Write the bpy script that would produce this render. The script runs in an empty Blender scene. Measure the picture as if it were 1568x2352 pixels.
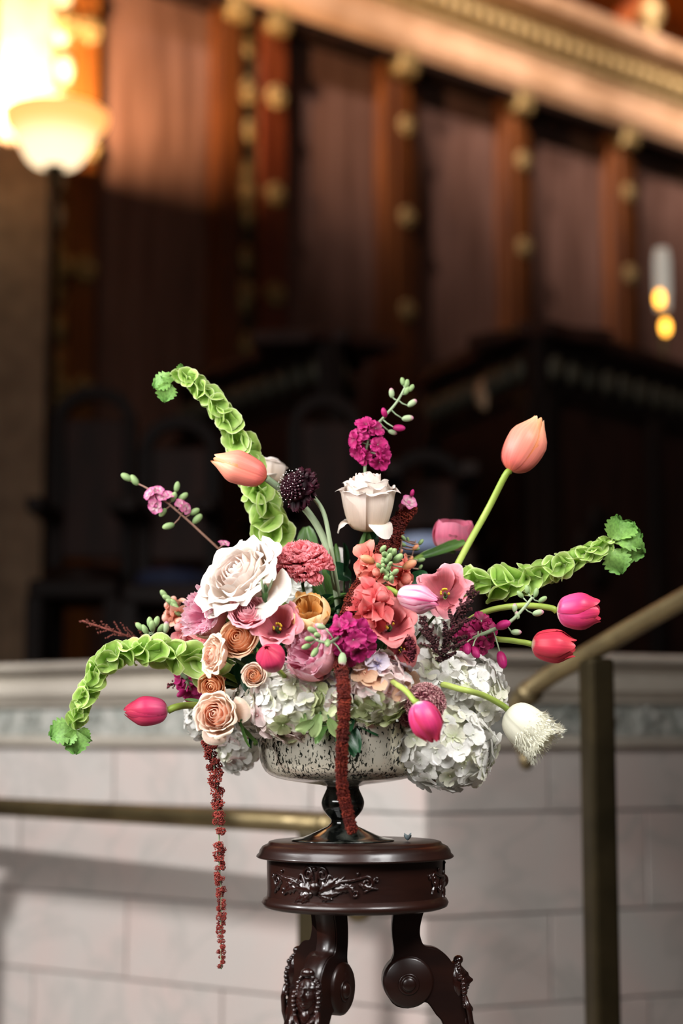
import bpy, bmesh, math, random
from mathutils import Vector, Matrix, Quaternion, noise
random.seed(7)
PI = math.pi
SC = bpy.context.scene
COL = SC.collection

# ---------------------------------------------------------------- camera
PITCH = math.radians(7.3); FPX = 4000.0; CAMZ = 1.12
cd = bpy.data.cameras.new('camera'); cam = bpy.data.objects.new('camera', cd); COL.objects.link(cam)
cd.sensor_fit = 'VERTICAL'; cd.sensor_height = 36.0; cd.lens = FPX/2352*36.0
cam.location = (0, 0, CAMZ); cam.rotation_euler = (PI/2+PITCH, 0, 0)
cd.dof.use_dof = True; cd.dof.focus_distance = 2.60; cd.dof.aperture_fstop = 1.7
cd.clip_end = 100
SC.camera = cam
# ---------------------------------------------------------------- world, exposure
SC.view_settings.view_transform = 'Standard'; SC.view_settings.look = 'None'
SC.view_settings.gamma = 1.0; SC.view_settings.use_curve_mapping = False
SC.view_settings.exposure = 0.10
w = bpy.data.worlds.new('hall_air'); SC.world = w; w.use_nodes = True
w.node_tree.nodes['Background'].inputs[0].default_value = (.60, .52, .46, 1)
w.node_tree.nodes['Background'].inputs[1].default_value = .042
# ---------------------------------------------------------------- lights
def light(name, kind, loc, energy, color, target=None, **kw):
    d = bpy.data.lights.new(name, kind); d.energy = energy; d.color = color
    for k, v in kw.items(): setattr(d, k, v)
    o = bpy.data.objects.new(name, d); COL.objects.link(o); o.location = loc
    if target is not None:
        o.rotation_euler = (Vector(target)-Vector(loc)).to_track_quat('-Z', 'Y').to_euler()
    return o
KEY = Vector((-4.4, 1.9, 3.4))
light('key_spot', 'SPOT', KEY, 840, (1, .985, .985), target=(-.2, 3.5, .85), spot_size=math.radians(50), spot_blend=.25, shadow_soft_size=.06)
light('left_fill_light', 'AREA', (-1.0, 1.52, 2.0), 48, (1, .985, .975), target=(.05, 2.62, 1.18), shape='RECTANGLE', size=1.1, size_y=1.3)  # added soft fill close to the flowers, not a lamp of the hall
light('fill_light', 'AREA', (.80, 1.60, 2.25), 5.5, (1, .985, .975), target=(.08, 2.58, 1.22), shape='RECTANGLE', size=.7, size_y=.7, spread=math.radians(68))  # second added fill, brightens the blooms from the right
light('dais_fill', 'SPOT', (1.6, 3.4, 8.2), 260, (1, .82, .66), target=(.9, 7.2, 1.8), spot_size=math.radians(42), spot_blend=1.0, shadow_soft_size=.2)  # unseen lamp added to lift the dark stalls and chairs
for lx, ly, tx, ty in ((-2.2, 5.0, -.6, 9.2), (.2, 6.2, .9, 10.5), (2.6, 7.6, 2.6, 12.0)):
    light('added_wall_wash', 'SPOT', (lx, ly, 8.2), 3200, (1, .82, .76), target=(tx, ty, 6.2), spot_size=math.radians(40), spot_blend=1.0, shadow_soft_size=.15)  # unseen lamps added so the panels brighten towards the cornice
light('added_gallery_glow', 'AREA', (3.2, 13.2, 6.0), 110, (1, .50, .16), target=(3.0, 14.6, 9.0), shape='RECTANGLE', size=5.0, size_y=.6)  # hidden warm lamp added to turn the upper ceiling orange

# ---------------------------------------------------------------- helpers
def at(px, py, Y):
    """the point of the room at depth Y behind a pixel of the 1568 x 2352 photograph"""
    c, s = math.cos(PITCH), math.sin(PITCH)
    u, v = px-784.0, 1176.0-py
    d = Vector((u, FPX*c - v*s, FPX*s + v*c))
    return Vector((0, 0, CAMZ)) + d*(Y/d.y)
def S(Y): return Y/FPX
def cr(pts, t):
    """Catmull-Rom through pts (tuples or vectors), t in 0..1"""
    n = len(pts)-1; x = max(0.0, min(.99999, t))*n; i = int(x); f = x-i
    p0 = pts[max(i-1, 0)]; p1 = pts[i]; p2 = pts[min(i+1, n)]; p3 = pts[min(i+2, n)]
    return [0.5*((2*b)+(-a+c)*f+(2*a-5*b+4*c-d)*f*f+(-a+3*b-3*c+d)*f**3) for a, b, c, d in zip(p0, p1, p2, p3)]
def path(pts, n): return [Vector(cr(pts, i/(n-1))) for i in range(n)]
def rnd(a, b): return random.uniform(a, b)

class Geo:
    def __init__(s): s.v = []; s.f = []; s.uv = []
    def add(s, g, M=None):
        o = len(s.v)
        s.v += [M @ p for p in g.v] if M is not None else g.v
        s.f += [tuple(i+o for i in f) for f in g.f]; s.uv += g.uv
        return s
def grid(fn, nu, nv, close=False):
    g = Geo()
    for j in range(nv+1):
        for i in range(nu if close else nu+1):
            g.v.append(Vector(fn(i/nu, j/nv))); g.uv.append((i/nu, j/nv))
    m = nu if close else nu+1
    for j in range(nv):
        for i in range(nu):
            a = j*m+i; b = j*m+(i+1) % m
            g.f.append((a, b, b+m, a+m))
    return g
def frames(P):
    out = []; up = None
    for i in range(len(P)):
        t = (P[min(i+1, len(P)-1)]-P[max(i-1, 0)]).normalized()
        if up is None:
            up = t.orthogonal().normalized()
        else:
            up = (up - t*up.dot(t)).normalized()
        out.append((t, up, t.cross(up)))
    return out
def tube(P, r, n=8, cap=True, flat=1.0):
    P = [Vector(p) for p in P]; F = frames(P); g = Geo(); L = len(P)
    for i, p in enumerate(P):
        rr = r(i/(L-1)) if callable(r) else r
        for k in range(n):
            a = 2*PI*k/n
            g.v.append(p+F[i][1]*math.cos(a)*rr+F[i][2]*math.sin(a)*rr*flat); g.uv.append((k/n, i/(L-1)))
    for i in range(L-1):
        for k in range(n):
            a = i*n+k; b = i*n+(k+1) % n; g.f.append((a, b, b+n, a+n))
    if cap:
        g.f.append(tuple(range(n))[::-1]); g.f.append(tuple((L-1)*n+k for k in range(n)))
    return g
def lathe(prof, n=48, sub=1):
    pr = prof if sub == 1 else [cr(prof, i/((len(prof)-1)*sub)) for i in range((len(prof)-1)*sub+1)]
    m = len(pr)-1
    def fn(u, v):
        r, z = pr[int(round(v*m))][:2]; a = 2*PI*u
        return (r*math.cos(a), r*math.sin(a), z)
    return grid(fn, n, m, True)
def ball(c=(0, 0, 0), r=(1, 1, 1), n=8, m=5):
    if not hasattr(r, '__len__'): r = (r, r, r)
    g = grid(lambda u, v: (c[0]+r[0]*math.sin(PI*v)*math.cos(2*PI*u), c[1]+r[1]*math.sin(PI*v)*math.sin(2*PI*u), c[2]-r[2]*math.cos(PI*v)), n, m, True)
    return g
ICO = None
def ico(c, r):
    """a 20-triangle bead"""
    global ICO
    if ICO is None:
        b = bmesh.new(); bmesh.ops.create_icosphere(b, subdivisions=1, radius=1)
        b.verts.ensure_lookup_table(); ICO = ([v.co.copy() for v in b.verts], [tuple(v.index for v in f.verts) for f in b.faces]); b.free()
    g = Geo(); c = Vector(c); g.v = [c+p*r for p in ICO[0]]; g.f = list(ICO[1]); g.uv = [(.5, .5+.5*p.z) for p in ICO[0]]
    return g
def box(x0, x1, y0, y1, z0, z1, bev=0.0):
    b = bmesh.new(); bmesh.ops.create_cube(b, size=1)
    for v in b.verts:
        v.co = Vector(((x0+x1)/2+v.co.x*(x1-x0), (y0+y1)/2+v.co.y*(y1-y0), (z0+z1)/2+v.co.z*(z1-z0)))
    if bev: bmesh.ops.bevel(b, geom=list(b.edges), offset=bev, segments=2, affect='EDGES', profile=.6)
    b.verts.index_update(); g = Geo()
    g.v = [v.co.copy() for v in b.verts]; g.f = [tuple(v.index for v in f.verts) for f in b.faces]; g.uv = [(.5, .5)]*len(g.v)
    b.free(); return g
def extrude(prof, x0f, x1f):
    """a moulding: prof is a list of (offset, z); x ends may depend on the offset (mitres)"""
    n = len(prof); g = Geo()
    for e in (x0f, x1f):
        for o, z in prof: g.v.append(Vector((e(o) if callable(e) else e, -o, z))); g.uv.append((0, 0))
    for i in range(n):
        j = (i+1) % n; g.f.append((i, j, j+n, i+n))
    g.f.append(tuple(range(n))[::-1]); g.f.append(tuple(range(n, 2*n)))
    return g
def mesh(name, g, mat, smooth=True):
    m = bpy.data.meshes.new(name); m.from_pydata([tuple(p) for p in g.v], [], g.f)
    uvl = m.uv_layers.new(name='UVMap'); flat = []
    for l in m.loops: flat += g.uv[l.vertex_index]
    uvl.data.foreach_set('uv', flat)
    if smooth: m.polygons.foreach_set('use_smooth', [True]*len(m.polygons))
    m.materials.append(mat); m.update()
    return m
def solid(m):
    b = bmesh.new(); b.from_mesh(m); bmesh.ops.recalc_face_normals(b, faces=b.faces); b.to_mesh(m); b.free(); return m
def tag(o, label=None, cat=None, group=None, kind=None):
    for k, v in (('label', label), ('category', cat), ('group', group), ('kind', kind)):
        if v: o[k] = v
    return o
class Thing:
    def __init__(s, name, label, cat, pos=(0, 0, 0), axis=None, roll=0.0, group=None, kind=None, M=None):
        if M is None:
            M = Matrix.Translation(Vector(pos))
            if axis is not None: M = M @ Vector(axis).normalized().to_track_quat('Z', 'Y').to_matrix().to_4x4()
            M = M @ Matrix.Rotation(roll, 4, 'Z')
        s.M = M; s.I = M.inverted()
        s.o = bpy.data.objects.new(name, None); COL.objects.link(s.o); s.o.empty_display_size = .02
        s.o.matrix_basis = M; tag(s.o, label, cat, group, kind)
    def part(s, name, g, mat, world=False, smooth=True, parent=None, label=None, kind=None, fix=False, local=None):
        m = g if isinstance(g, bpy.types.Mesh) else mesh(name, g, mat, smooth)
        if fix: solid(m)
        if world: m.transform(s.I)
        o = bpy.data.objects.new(name, m); COL.objects.link(o); o.parent = parent or s.o
        if local is not None: o.matrix_basis = local
        tag(o, label, None, None, kind)
        return o
    def inst(s, name, m, L, parent=None, label=None):
        o = bpy.data.objects.new(name, m); COL.objects.link(o); o.parent = parent or s.o; o.matrix_basis = L
        if label: o['label'] = label
        return o
def place(p, n, roll=0, sc=1.0):
    sc = sc if hasattr(sc, '__len__') else (sc, sc, sc)
    return Matrix.Translation(Vector(p)) @ Vector(n).normalized().to_track_quat('Z', 'Y').to_matrix().to_4x4() @ Matrix.Rotation(roll, 4, 'Z') @ Matrix.Diagonal((*sc, 1))

# ---------------------------------------------------------------- materials
def hx(h):
    h = h.lstrip('#'); c = [int(h[i:i+2], 16)/255 for i in (0, 2, 4)]
    return tuple(x/12.92 if x <= .04045 else ((x+.055)/1.055)**2.4 for x in c)+(1,)
def newmat(name):
    m = bpy.data.materials.new(name); m.use_nodes = True; nt = m.node_tree; b = nt.nodes['Principled BSDF']
    return m, nt, b, nt.nodes.new, nt.links.new
def ramp(N, stops, interp='LINEAR'):
    r = N('ShaderNodeValToRGB'); e = r.color_ramp.elements; r.color_ramp.interpolation = interp
    while len(e) < len(stops): e.new(.5)
    for x, (p, c) in zip(e, stops): x.position = p; x.color = hx(c) if isinstance(c, str) else c
    return r
def petal_mat(name, stops, streak=.12, rough=.55, transl=.25, rand=.06, scale=(26, 1.5), veins=None, spec=.3):
    m, nt, b, N, Lk = newmat(name)
    tc = N('ShaderNodeTexCoord'); sp = N('ShaderNodeSeparateXYZ'); Lk(tc.outputs['UV'], sp.inputs[0])
    r = ramp(N, stops); Lk(sp.outputs['Y'], r.inputs[0])
    mp = N('ShaderNodeMapping'); mp.inputs['Scale'].default_value = (scale[0], scale[1], 1); Lk(tc.outputs['UV'], mp.inputs[0])
    no = N('ShaderNodeTexNoise'); no.inputs['Scale'].default_value = 1; no.inputs['Detail'].default_value = 3; Lk(mp.outputs[0], no.inputs[0])
    mr = N('ShaderNodeMapRange'); mr.inputs['From Min'].default_value = .3; mr.inputs['From Max'].default_value = .7
    mr.inputs['To Min'].default_value = 1-streak; mr.inputs['To Max'].default_value = 1+streak*.6; Lk(no.outputs[0], mr.inputs[0])
    oi = N('ShaderNodeObjectInfo'); m2 = N('ShaderNodeMapRange'); m2.inputs['To Min'].default_value = 1-rand; m2.inputs['To Max'].default_value = 1+rand*.5
    Lk(oi.outputs['Random'], m2.inputs[0])
    mu = N('ShaderNodeMath'); mu.operation = 'MULTIPLY'; Lk(mr.outputs[0], mu.inputs[0]); Lk(m2.outputs[0], mu.inputs[1])
    src = r.outputs[0]
    if veins:
        vr = N('ShaderNodeMapRange'); vr.inputs['From Min'].default_value = .5; vr.inputs['From Max'].default_value = .62; Lk(no.outputs[0], vr.inputs[0])
        vm = N('ShaderNodeMix'); vm.data_type = 'RGBA'; Lk(vr.outputs[0], vm.inputs[0]); Lk(r.outputs[0], vm.inputs[6]); vm.inputs[7].default_value = hx(veins); src = vm.outputs[2]
    vs = N('ShaderNodeVectorMath'); vs.operation = 'SCALE'; Lk(src, vs.inputs[0]); Lk(mu.outputs[0], vs.inputs['Scale'])
    Lk(vs.outputs[0], b.inputs['Base Color']); b.inputs['Roughness'].default_value = rough
    b.inputs['Specular IOR Level'].default_value = spec
    bp = N('ShaderNodeBump'); bp.inputs['Strength'].default_value = .25; bp.inputs['Distance'].default_value = .001
    Lk(no.outputs[0], bp.inputs['Height']); Lk(bp.outputs[0], b.inputs['Normal'])
    if transl:
        t = N('ShaderNodeBsdfTranslucent'); Lk(vs.outputs[0], t.inputs[0]); mx = N('ShaderNodeMixShader'); mx.inputs[0].default_value = transl
        Lk(b.outputs[0], mx.inputs[1]); Lk(t.outputs[0], mx.inputs[2]); Lk(mx.outputs[0], nt.nodes['Material Output'].inputs[0])
    return m
def noise_mat(name, c1, c2, scale=8, rough=.5, metal=0.0, bump=.0, bscale=None, stretch=(1, 1, 1), detail=6, lo=.35, hi=.65, spec=.5, coat=0.0, rr=None):
    m, nt, b, N, Lk = newmat(name)
    tc = N('ShaderNodeTexCoord'); mp = N('ShaderNodeMapping'); mp.inputs['Scale'].default_value = stretch; Lk(tc.outputs['Object'], mp.inputs[0])
    no = N('ShaderNodeTexNoise'); no.inputs['Scale'].default_value = scale; no.inputs['Detail'].default_value = detail; Lk(mp.outputs[0], no.inputs[0])
    r = ramp(N, [(lo, c1), (hi, c2)]); Lk(no.outputs[0], r.inputs[0]); Lk(r.outputs[0], b.inputs['Base Color'])
    b.inputs['Roughness'].default_value = rough; b.inputs['Metallic'].default_value = metal; b.inputs['Specular IOR Level'].default_value = spec
    b.inputs['Coat Weight'].default_value = coat; b.inputs['Coat Roughness'].default_value = .12
    if bump:
        n2 = N('ShaderNodeTexNoise'); n2.inputs['Scale'].default_value = bscale or scale*4; n2.inputs['Detail'].default_value = 4; Lk(mp.outputs[0], n2.inputs[0])
        bp = N('ShaderNodeBump'); bp.inputs['Strength'].default_value = bump; bp.inputs['Distance'].default_value = .004; Lk(n2.outputs[0], bp.inputs['Height']); Lk(bp.outputs[0], b.inputs['Normal'])
    return m
def marble_mat(name, a, b_, vein, k=1.0):
    m, nt, b, N, Lk = newmat(name)
    tc = N('ShaderNodeTexCoord'); oi = N('ShaderNodeObjectInfo')
    ad = N('ShaderNodeVectorMath'); ad.operation = 'ADD'; sc = N('ShaderNodeVectorMath'); sc.operation = 'SCALE'; sc.inputs[0].default_value = (7, 3, 5); Lk(oi.outputs['Random'], sc.inputs['Scale'])
    Lk(tc.outputs['Object'], ad.inputs[0]); Lk(sc.outputs[0], ad.inputs[1])
    n1 = N('ShaderNodeTexNoise'); n1.inputs['Scale'].default_value = 3.2*k; n1.inputs['Detail'].default_value = 8; n1.inputs['Distortion'].default_value = .8; Lk(ad.outputs[0], n1.inputs[0])
    r1 = ramp(N, [(.32, a), (.68, b_)]); Lk(n1.outputs[0], r1.inputs[0])
    n2 = N('ShaderNodeTexNoise'); n2.inputs['Scale'].default_value = 2.0*k; n2.inputs['Detail'].default_value = 5; n2.inputs['Distortion'].default_value = 2.2; Lk(ad.outputs[0], n2.inputs[0])
    r2 = ramp(N, [(.46, (0, 0, 0, 1)), (.5, (.6, .6, .6, 1)), (.54, (0, 0, 0, 1))]); Lk(n2.outputs[0], r2.inputs[0])
    mx = N('ShaderNodeMix'); mx.data_type = 'RGBA'; Lk(r2.outputs[0], mx.inputs[0]); Lk(r1.outputs[0], mx.inputs[6]); mx.inputs[7].default_value = hx(vein)
    Lk(mx.outputs[2], b.inputs['Base Color']); b.inputs['Roughness'].default_value = .45; b.inputs['Specular IOR Level'].default_value = .35
    return m
def emit_mat(name, c, strength):
    m, nt, b, N, Lk = newmat(name); b.inputs['Base Color'].default_value = hx(c); b.inputs['Emission Color'].default_value = hx(c); b.inputs['Emission Strength'].default_value = strength
    return m

MARBLE = marble_mat('pink_marble', '#c6c0ba', '#cfbdb6', '#b4b0aa')
MARBLE_D = marble_mat('green_marble', '#8f938b', '#c4c2ba', '#6f766f', 6)
COPING = noise_mat('coping_stone', '#a89f92', '#c8bfb0', 3, .5)
MORTAR = noise_mat('joint', '#8d8780', '#9c958c', 20, .9)
BRASS = noise_mat('aged_brass', '#7d6e50', '#a08e66', 9, .42, .75, .1, 30)
BRASS_D = noise_mat('dark_bronze', '#37301f', '#50452e', 7, .45, .7, .15, 30)
WOOD = noise_mat('walnut_panel', '#583f34', '#775a4e', 2.2, .36, 0, .1, 9, (6, 6, .6), spec=.5)
WOOD_O = noise_mat('oak_pilaster', '#42210c', '#6a3c18', 2.5, .4, 0, .1, 9, (6, 6, .5))
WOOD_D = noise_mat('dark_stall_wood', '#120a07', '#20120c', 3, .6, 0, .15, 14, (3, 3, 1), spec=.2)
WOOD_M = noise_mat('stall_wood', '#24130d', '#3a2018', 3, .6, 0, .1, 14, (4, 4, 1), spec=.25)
PEACH = noise_mat('peach_fascia', '#b08a64', '#d8b08a', 3, .6)
GOLD = noise_mat('gilt_carving', '#6e5a34', '#b29a64', 30, .5, .3, .6, 60)
CREAM = noise_mat('cream_plaster', '#b9a988', '#d9cdb2', 14, .6, 0, .3, 40)
CEIL = noise_mat('ceiling_wood', '#7a3a12', '#b56a28', 2, .6, 0, .2, 12, (5, 1, 1))
MAHOG = noise_mat('mahogany', '#190906', '#2a120b', 5, .34, 0, .05, 40, (1, 1, 4), coat=.25)
MAHOG_C = noise_mat('carved_mahogany', '#180907', '#2a110c', 12, .24, 0, .3, 120, coat=.4)
NAVY = noise_mat('navy_velvet', '#1d2740', '#2b3654', 12, .8)
FLOORM = noise_mat('floor_stone', '#6b625a', '#8a8076', 3, .5)

# ---------------------------------------------------------------- the room
fl = Thing('floor', None, None, kind='structure'); fl.part('floor_slab', box(-9, 9, -6, 16, -.12, 0), FLOORM, smooth=False)
da = Thing('floor', None, None, kind='structure'); da.o.name = 'floor_dais'
# dais floor: behind both parapet faces
g = Geo(); g.v = [Vector(p) for p in ((-3.6, 7.1, 1.0), (.2, 4.42, 1.0), (3.6, 6.25, 1.0), (8, 9, 1.0), (8, 16, 1.0), (-8, 16, 1.0), (-8, 7.1, 1.0))]
g.v += [p-Vector((0, 0, .95)) for p in g.v]; n = 7
g.f = [tuple(range(n)), tuple(range(n, 2*n))[::-1]]+[(i, i+n, (i+1) % n+n, (i+1) % n) for i in range(n)]; g.uv = [(0, 0)]*14
da.part('dais_slab', g, noise_mat('dais_carpet', '#1a0f0c', '#2a1814', 6, .9), smooth=False)
ce = Thing('ceiling', None, None, kind='structure')
ce.part('ceiling_slab', box(-9, 9, -6, 18, 8.6, 8.75), CEIL, smooth=False)

# back wall of wood panels: local x runs along the wall, -y faces the room
WU = Vector((.766, .643, 0)); W0 = Vector((-.34, 9.47, 0))
WM = Matrix(((.766, -.643, 0, W0.x), (.643, .766, 0, W0.y), (0, 0, 1, 0), (0, 0, 0, 1)))
wb = Thing('wall_back', None, None, kind='structure', M=WM)
TOP = 5.12
wb.part('wall_core', box(-5, 8, .06, .3, .9, TOP+.35), WOOD_D, smooth=False)
def wx(px):   # where the sight line through column px meets the wall face
    k = (px-784)/FPX; return (k*W0.y-W0.x)/(WU.x-k*WU.y)
pil = [(wx(905), .27), (wx(1182), .24), (wx(1432), .25), (3.82, .25), (4.82, .25), (5.82, .25)]
edges = [-4.6, wx(-110)] ; panels = [(-3.6, -2.1), (wx(165), wx(470))]
xs = [wx(630)]+sum([[c-w_/2, c+w_/2] for c, w_ in pil], [])+[8]
panels += [(xs[i], xs[i+1]) for i in range(0, len(xs)-1, 2)]
for a, b in panels:
    wb.part('panel', box(a+.005, b-.005, .0, .07, .95, TOP-.06, .008), WOOD, smooth=False)
def rosette_geo(r):
    g = Geo(); g.add(ball((0, -.015, 0), (r*.35, .03, r*.35), 10, 6))
    for k in range(8):
        a = 2*PI*k/8; g.add(ball((math.cos(a)*r*.62, -.008, math.sin(a)*r*.62), (r*.34, .022, r*.34), 8, 5))
    return g
ROS = mesh('rosette', rosette_geo(.075), GOLD)
def rosette(x, off, z, s=1.0):
    wb.inst('rosette', ROS, Matrix.Translation((x, off, z)) @ Matrix.Scale(s, 4))
for c, w_ in pil:
    wb.part('pilaster', box(c-w_/2, c+w_/2, -.08, .07, .95, TOP-.02, .012), WOOD_O, smooth=False)
    wb.part('pilaster_strip', box(c-.06, c+.06, -.10, -.075, 1.2, TOP-.15, .008), WOOD_O, smooth=False)
    for k in range(5): rosette(c+.02, -.10, TOP-.42-k*.56, .85)
    # bracket capital carrying the cornice
    wb.part('capital', box(c-w_*.28, c+w_*.28, -.17, .0, TOP-.12, TOP+.1, .03), GOLD, smooth=False)
    # finial above the cornice
    wb.part('finial', lathe([(0.0, 0), (.05, .01), (.03, .06), (.075, .13), (.085, .18), (.05, .25), (.0, .28)], 12).add(Geo()), GOLD, local=Matrix.Translation((c+.06, -.30, TOP+.60)))
# compound pilaster
a0, a1 = wx(470), wx(630); wd = a1-a0
wb.part('pilaster', box(a0, a0+wd*.30, -.10, .07, .95, TOP, .012), WOOD_O, smooth=False)
wb.part('pilaster_strip', box(a0+wd*.30, a0+wd*.62, -.06, .07, .95, TOP, .008), noise_mat('green_gilt', '#2c2416', '#4a3c22', 16, .5, .2, .5, 50), smooth=False)
wb.part('pilaster', box(a0+wd*.62, a1, -.10, .07, .95, TOP, .012), noise_mat('red_oak', '#4a1c0a', '#683216', 3, .4, 0, .1, 9, (6, 6, .5)), smooth=False)
for k in range(5):
    rosette(a0+wd*.42, -.07, at(0, 210, 9.2).z-k*.56, .95); rosette(a0+wd*.80, -.11, at(0, 222, 9.3).z-k*.56, .95)
for k in range(16): wb.part('carving', ball((a0+wd*.46+rnd(-.02, .02), -.065, 4.9-k*.24), (.045, .02, .07), 8, 5), GOLD)
for xx in (a0+wd*.2, a0+wd*.8): wb.part('capital', box(xx-.07, xx+.07, -.17, .0, TOP-.12, TOP+.1, .03), GOLD, smooth=False)
# lit pier at the far left: strips of plaster, gilt carving and oak
b0, b1, b2, b3, b4 = wx(-110), wx(20), wx(46), wx(108), wx(165)
wb.part('pilaster', box(b0, b1, -.30, .07, .95, 7, .012), noise_mat('dun_plaster', '#94806a', '#b09a80', 9, .6), smooth=False)
wb.part('pilaster_strip', box(b1, b2, -.20, .07, .95, 7, .01), CREAM, smooth=False)
wb.part('pilaster', box(b2, b3, -.14, .07, .95, 7, .012), noise_mat('gilt_strip', '#5a3a18', '#94683a', 9, .5, .1, .5, 30), smooth=False)
wb.part('pilaster', box(b3, b4, -.16, .07, .95, 7, .012), noise_mat('honey_oak', '#5a300e', '#7c4c1a', 3, .45, 0, .1, 9, (6, 6, .5)), smooth=False)
for k in range(22):
    wb.part('carving', ball(((b2+b3)/2+rnd(-.02, .02), -.15, 5.2-k*.19), (.05, .03, .075), 8, 5), CREAM if k < 9 else GOLD)
for k in range(5): rosette((b3+b4)/2, -.17, at(0, 95, 8.6).z-k*.62, 1.0); rosette((b2+b3)/2, -.18, at(0, 80, 8.5).z-k*.62, 1.0)
# cornice: dark strip standing in for underside shade, fascia, gilt frieze, crown
wb.part('soffit_shade', box(b4, 8, -.155, .06, TOP-.045, TOP-.002, 0), WOOD_D, smooth=False)
wb.part('fascia', extrude([(-.06, TOP+.0), (.16, TOP+.0), (.19, TOP+.06), (.19, TOP+.20), (.21, TOP+.24), (-.06, TOP+.24)], b4, 8), PEACH, smooth=False)
wb.part('gilt_frieze', extrude([(-.06, TOP+.24), (.21, TOP+.24), (.21, TOP+.27), (.24, TOP+.29), (.24, TOP+.43), (.27, TOP+.45), (-.06, TOP+.45)], b4, 8), noise_mat('gilt_frieze', '#8c764a', '#c4ab78', 22, .55, .1, .7, 45), smooth=False)
wb.part('crown_moulding', extrude([(-.06, TOP+.45), (.27, TOP+.45), (.34, TOP+.52), (.36, TOP+.60), (-.06, TOP+.60)], b4, 8), PEACH, smooth=False)
bead = mesh('carving', ball((0, 0, 0), (.05, .03, .05), 8, 5), GOLD)
for k in range(84): wb.inst('carving', bead, Matrix.Translation((b4+.1+k*.1, -.245, TOP+.36)))
# shallow ledge shadow gap above panels is the dark core; gallery behind and above the cornice
gw = Thing('wall_gallery', None, None, kind='structure', M=WM)
gw.part('gallery_wall', box(-6, 10, 3.2, 3.4, 1, 8.6), CEIL, smooth=False)
for k in range(9):
    cx = -3+k*1.5
    gw.part('rib', tube([Vector((cx+math.cos(t)*1.0*0+ .0, 3.1-2.8*math.sin(t)*1.0, 5.0+3.5*math.sin(t*.5+.2))) for t in [i*PI/2/10 for i in range(11)]], .09, 8), noise_mat('rib_wood', '#4a1d08', '#7c3812', 3, .5))
gw.part('arch_moulding', tube([Vector((6.2-2.6*math.cos(t), 2.9, 5.4+2.6*math.sin(t))) for t in [i*PI/16 for i in range(17)]], .14, 8), WOOD_O)

# ---------------------------------------------------------------- marble parapet
CY = 4.2; Cc = at(975, 1700, CY); Cc.z = 0
def zc(py): return at(975, py, CY).z
def facet(name, u, sgn):
    M = Matrix(((u.x, -u.y, 0, Cc.x), (u.y, u.x, 0, Cc.y), (0, 0, 1, 0), (0, 0, 0, 1)))
    t = Thing(name, None, None, kind='structure', M=M)
    far = 3.4*sgn; k = .625*sgn*-1   # mitre
    def ext(prof, nm, mat, smooth=False):
        e = lambda o: -k*o if sgn < 0 else -.0 - .625*o
        f = (lambda o: .625*o) if sgn < 0 else (lambda o: -.625*o)
        g = extrude(prof, far, f) if sgn < 0 else extrude(prof, f, far)
        t.part(nm, g, mat, smooth=smooth, fix=True)
    z = zc
    ext([(-.2, z(1495)), (.06, z(1495)), (.085, z(1500)), (.09, z(1510)), (.08, z(1520)), (-.2, z(1520))], 'coping', COPING)
    ext([(-.2, z(1522)), (.055, z(1522)), (.06, z(1530)), (.045, z(1536)), (.04, z(1548)), (-.2, z(1548))], 'coping_moulding', COPING)
    ext([(-.2, z(1548)), (.045, z(1548)), (.05, z(1560)), (.05, z(1582)), (.03, z(1598)), (-.2, z(1598))], 'cream_band', COPING)
    ext([(-.2, z(1599)), (.025, z(1599)), (.02, z(1612)), (-.2, z(1612))], 'fillet', COPING)
    ext([(-.2, z(1612)), (.0, z(1612)), (.0, z(1690)), (-.2, z(1690))], 'frieze', MARBLE_D)
    ext([(-.2, z(1690)), (.012, z(1690)), (.03, z(1702)), (.03, z(1714)), (.012, z(1722)), (-.2, z(1722))], 'base_moulding', COPING)
    ext([(-.2, z(1722)), (-.02, z(1722)), (-.02, 0), (-.2, 0)], 'joint_bed', MORTAR)
    # carved scrolls of the frieze
    zm = (z(1612)+z(1690))/2; hh = (z(1612)-z(1690))/2
    def ring(r, w):
        return tube([Vector((r*math.cos(a), 0, r*math.sin(a))) for a in [i*2*PI*.86/14 for i in range(15)]], lambda q: w*(1-.4*q), 6)
    sc = ring(hh*.62, .011).add(ball((0, 0, 0), (.012, .012, .012), 8, 5))
    for q in range(5): sc.add(ball((hh*.8*math.cos(q*1.25+.3), 0, hh*.8*math.sin(q*1.25+.3)), (.014, .009, .009), 6, 4))
    sm = mesh('carving', sc, MARBLE_D)
    lf = mesh('carving', ball((0, 0, 0), (.022, .01, hh*.8), 8, 6).add(ball((.02, 0, hh*.3), (.01, .008, .016), 6, 4)).add(ball((-.02, 0, hh*.3), (.01, .008, .016), 6, 4)), MARBLE_D)
    for q in range(28):
        x = sgn*(.06+q*.115)
        t.inst('carving', sm if q % 2 else lf, Matrix.Translation((x, 0, zm)) @ Matrix.Scale(1 if q % 4 < 2 else -1, 4, (1, 0, 0)))
    # marble courses, each block its own stone
    zs = [zc(1723), zc(1870), zc(2110), zc(2325), zc(2560), zc(2800), .0]
    for r in range(len(zs)-1):
        x = 0.0; first = True
        while x < 3.2:
            L = (.62 if r % 2 else .34) if first else rnd(.55, .75); first = False
            x1 = min(x+L, 3.35)
            a, b = (-x1, -x) if sgn < 0 else (x, x1)
            t.part('stone', box(a+.0022, b-.0022, -rnd(0, .0015), .12, zs[r+1]+.0022, zs[r]-.0022, .003), MARBLE, smooth=False); x = x1
    return t
UL = Vector((.811, -.585, 0)); UR = Vector((.915, .403, 0))
facet('wall_left', UL, -1); facet('wall_right', UR, 1)

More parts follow.
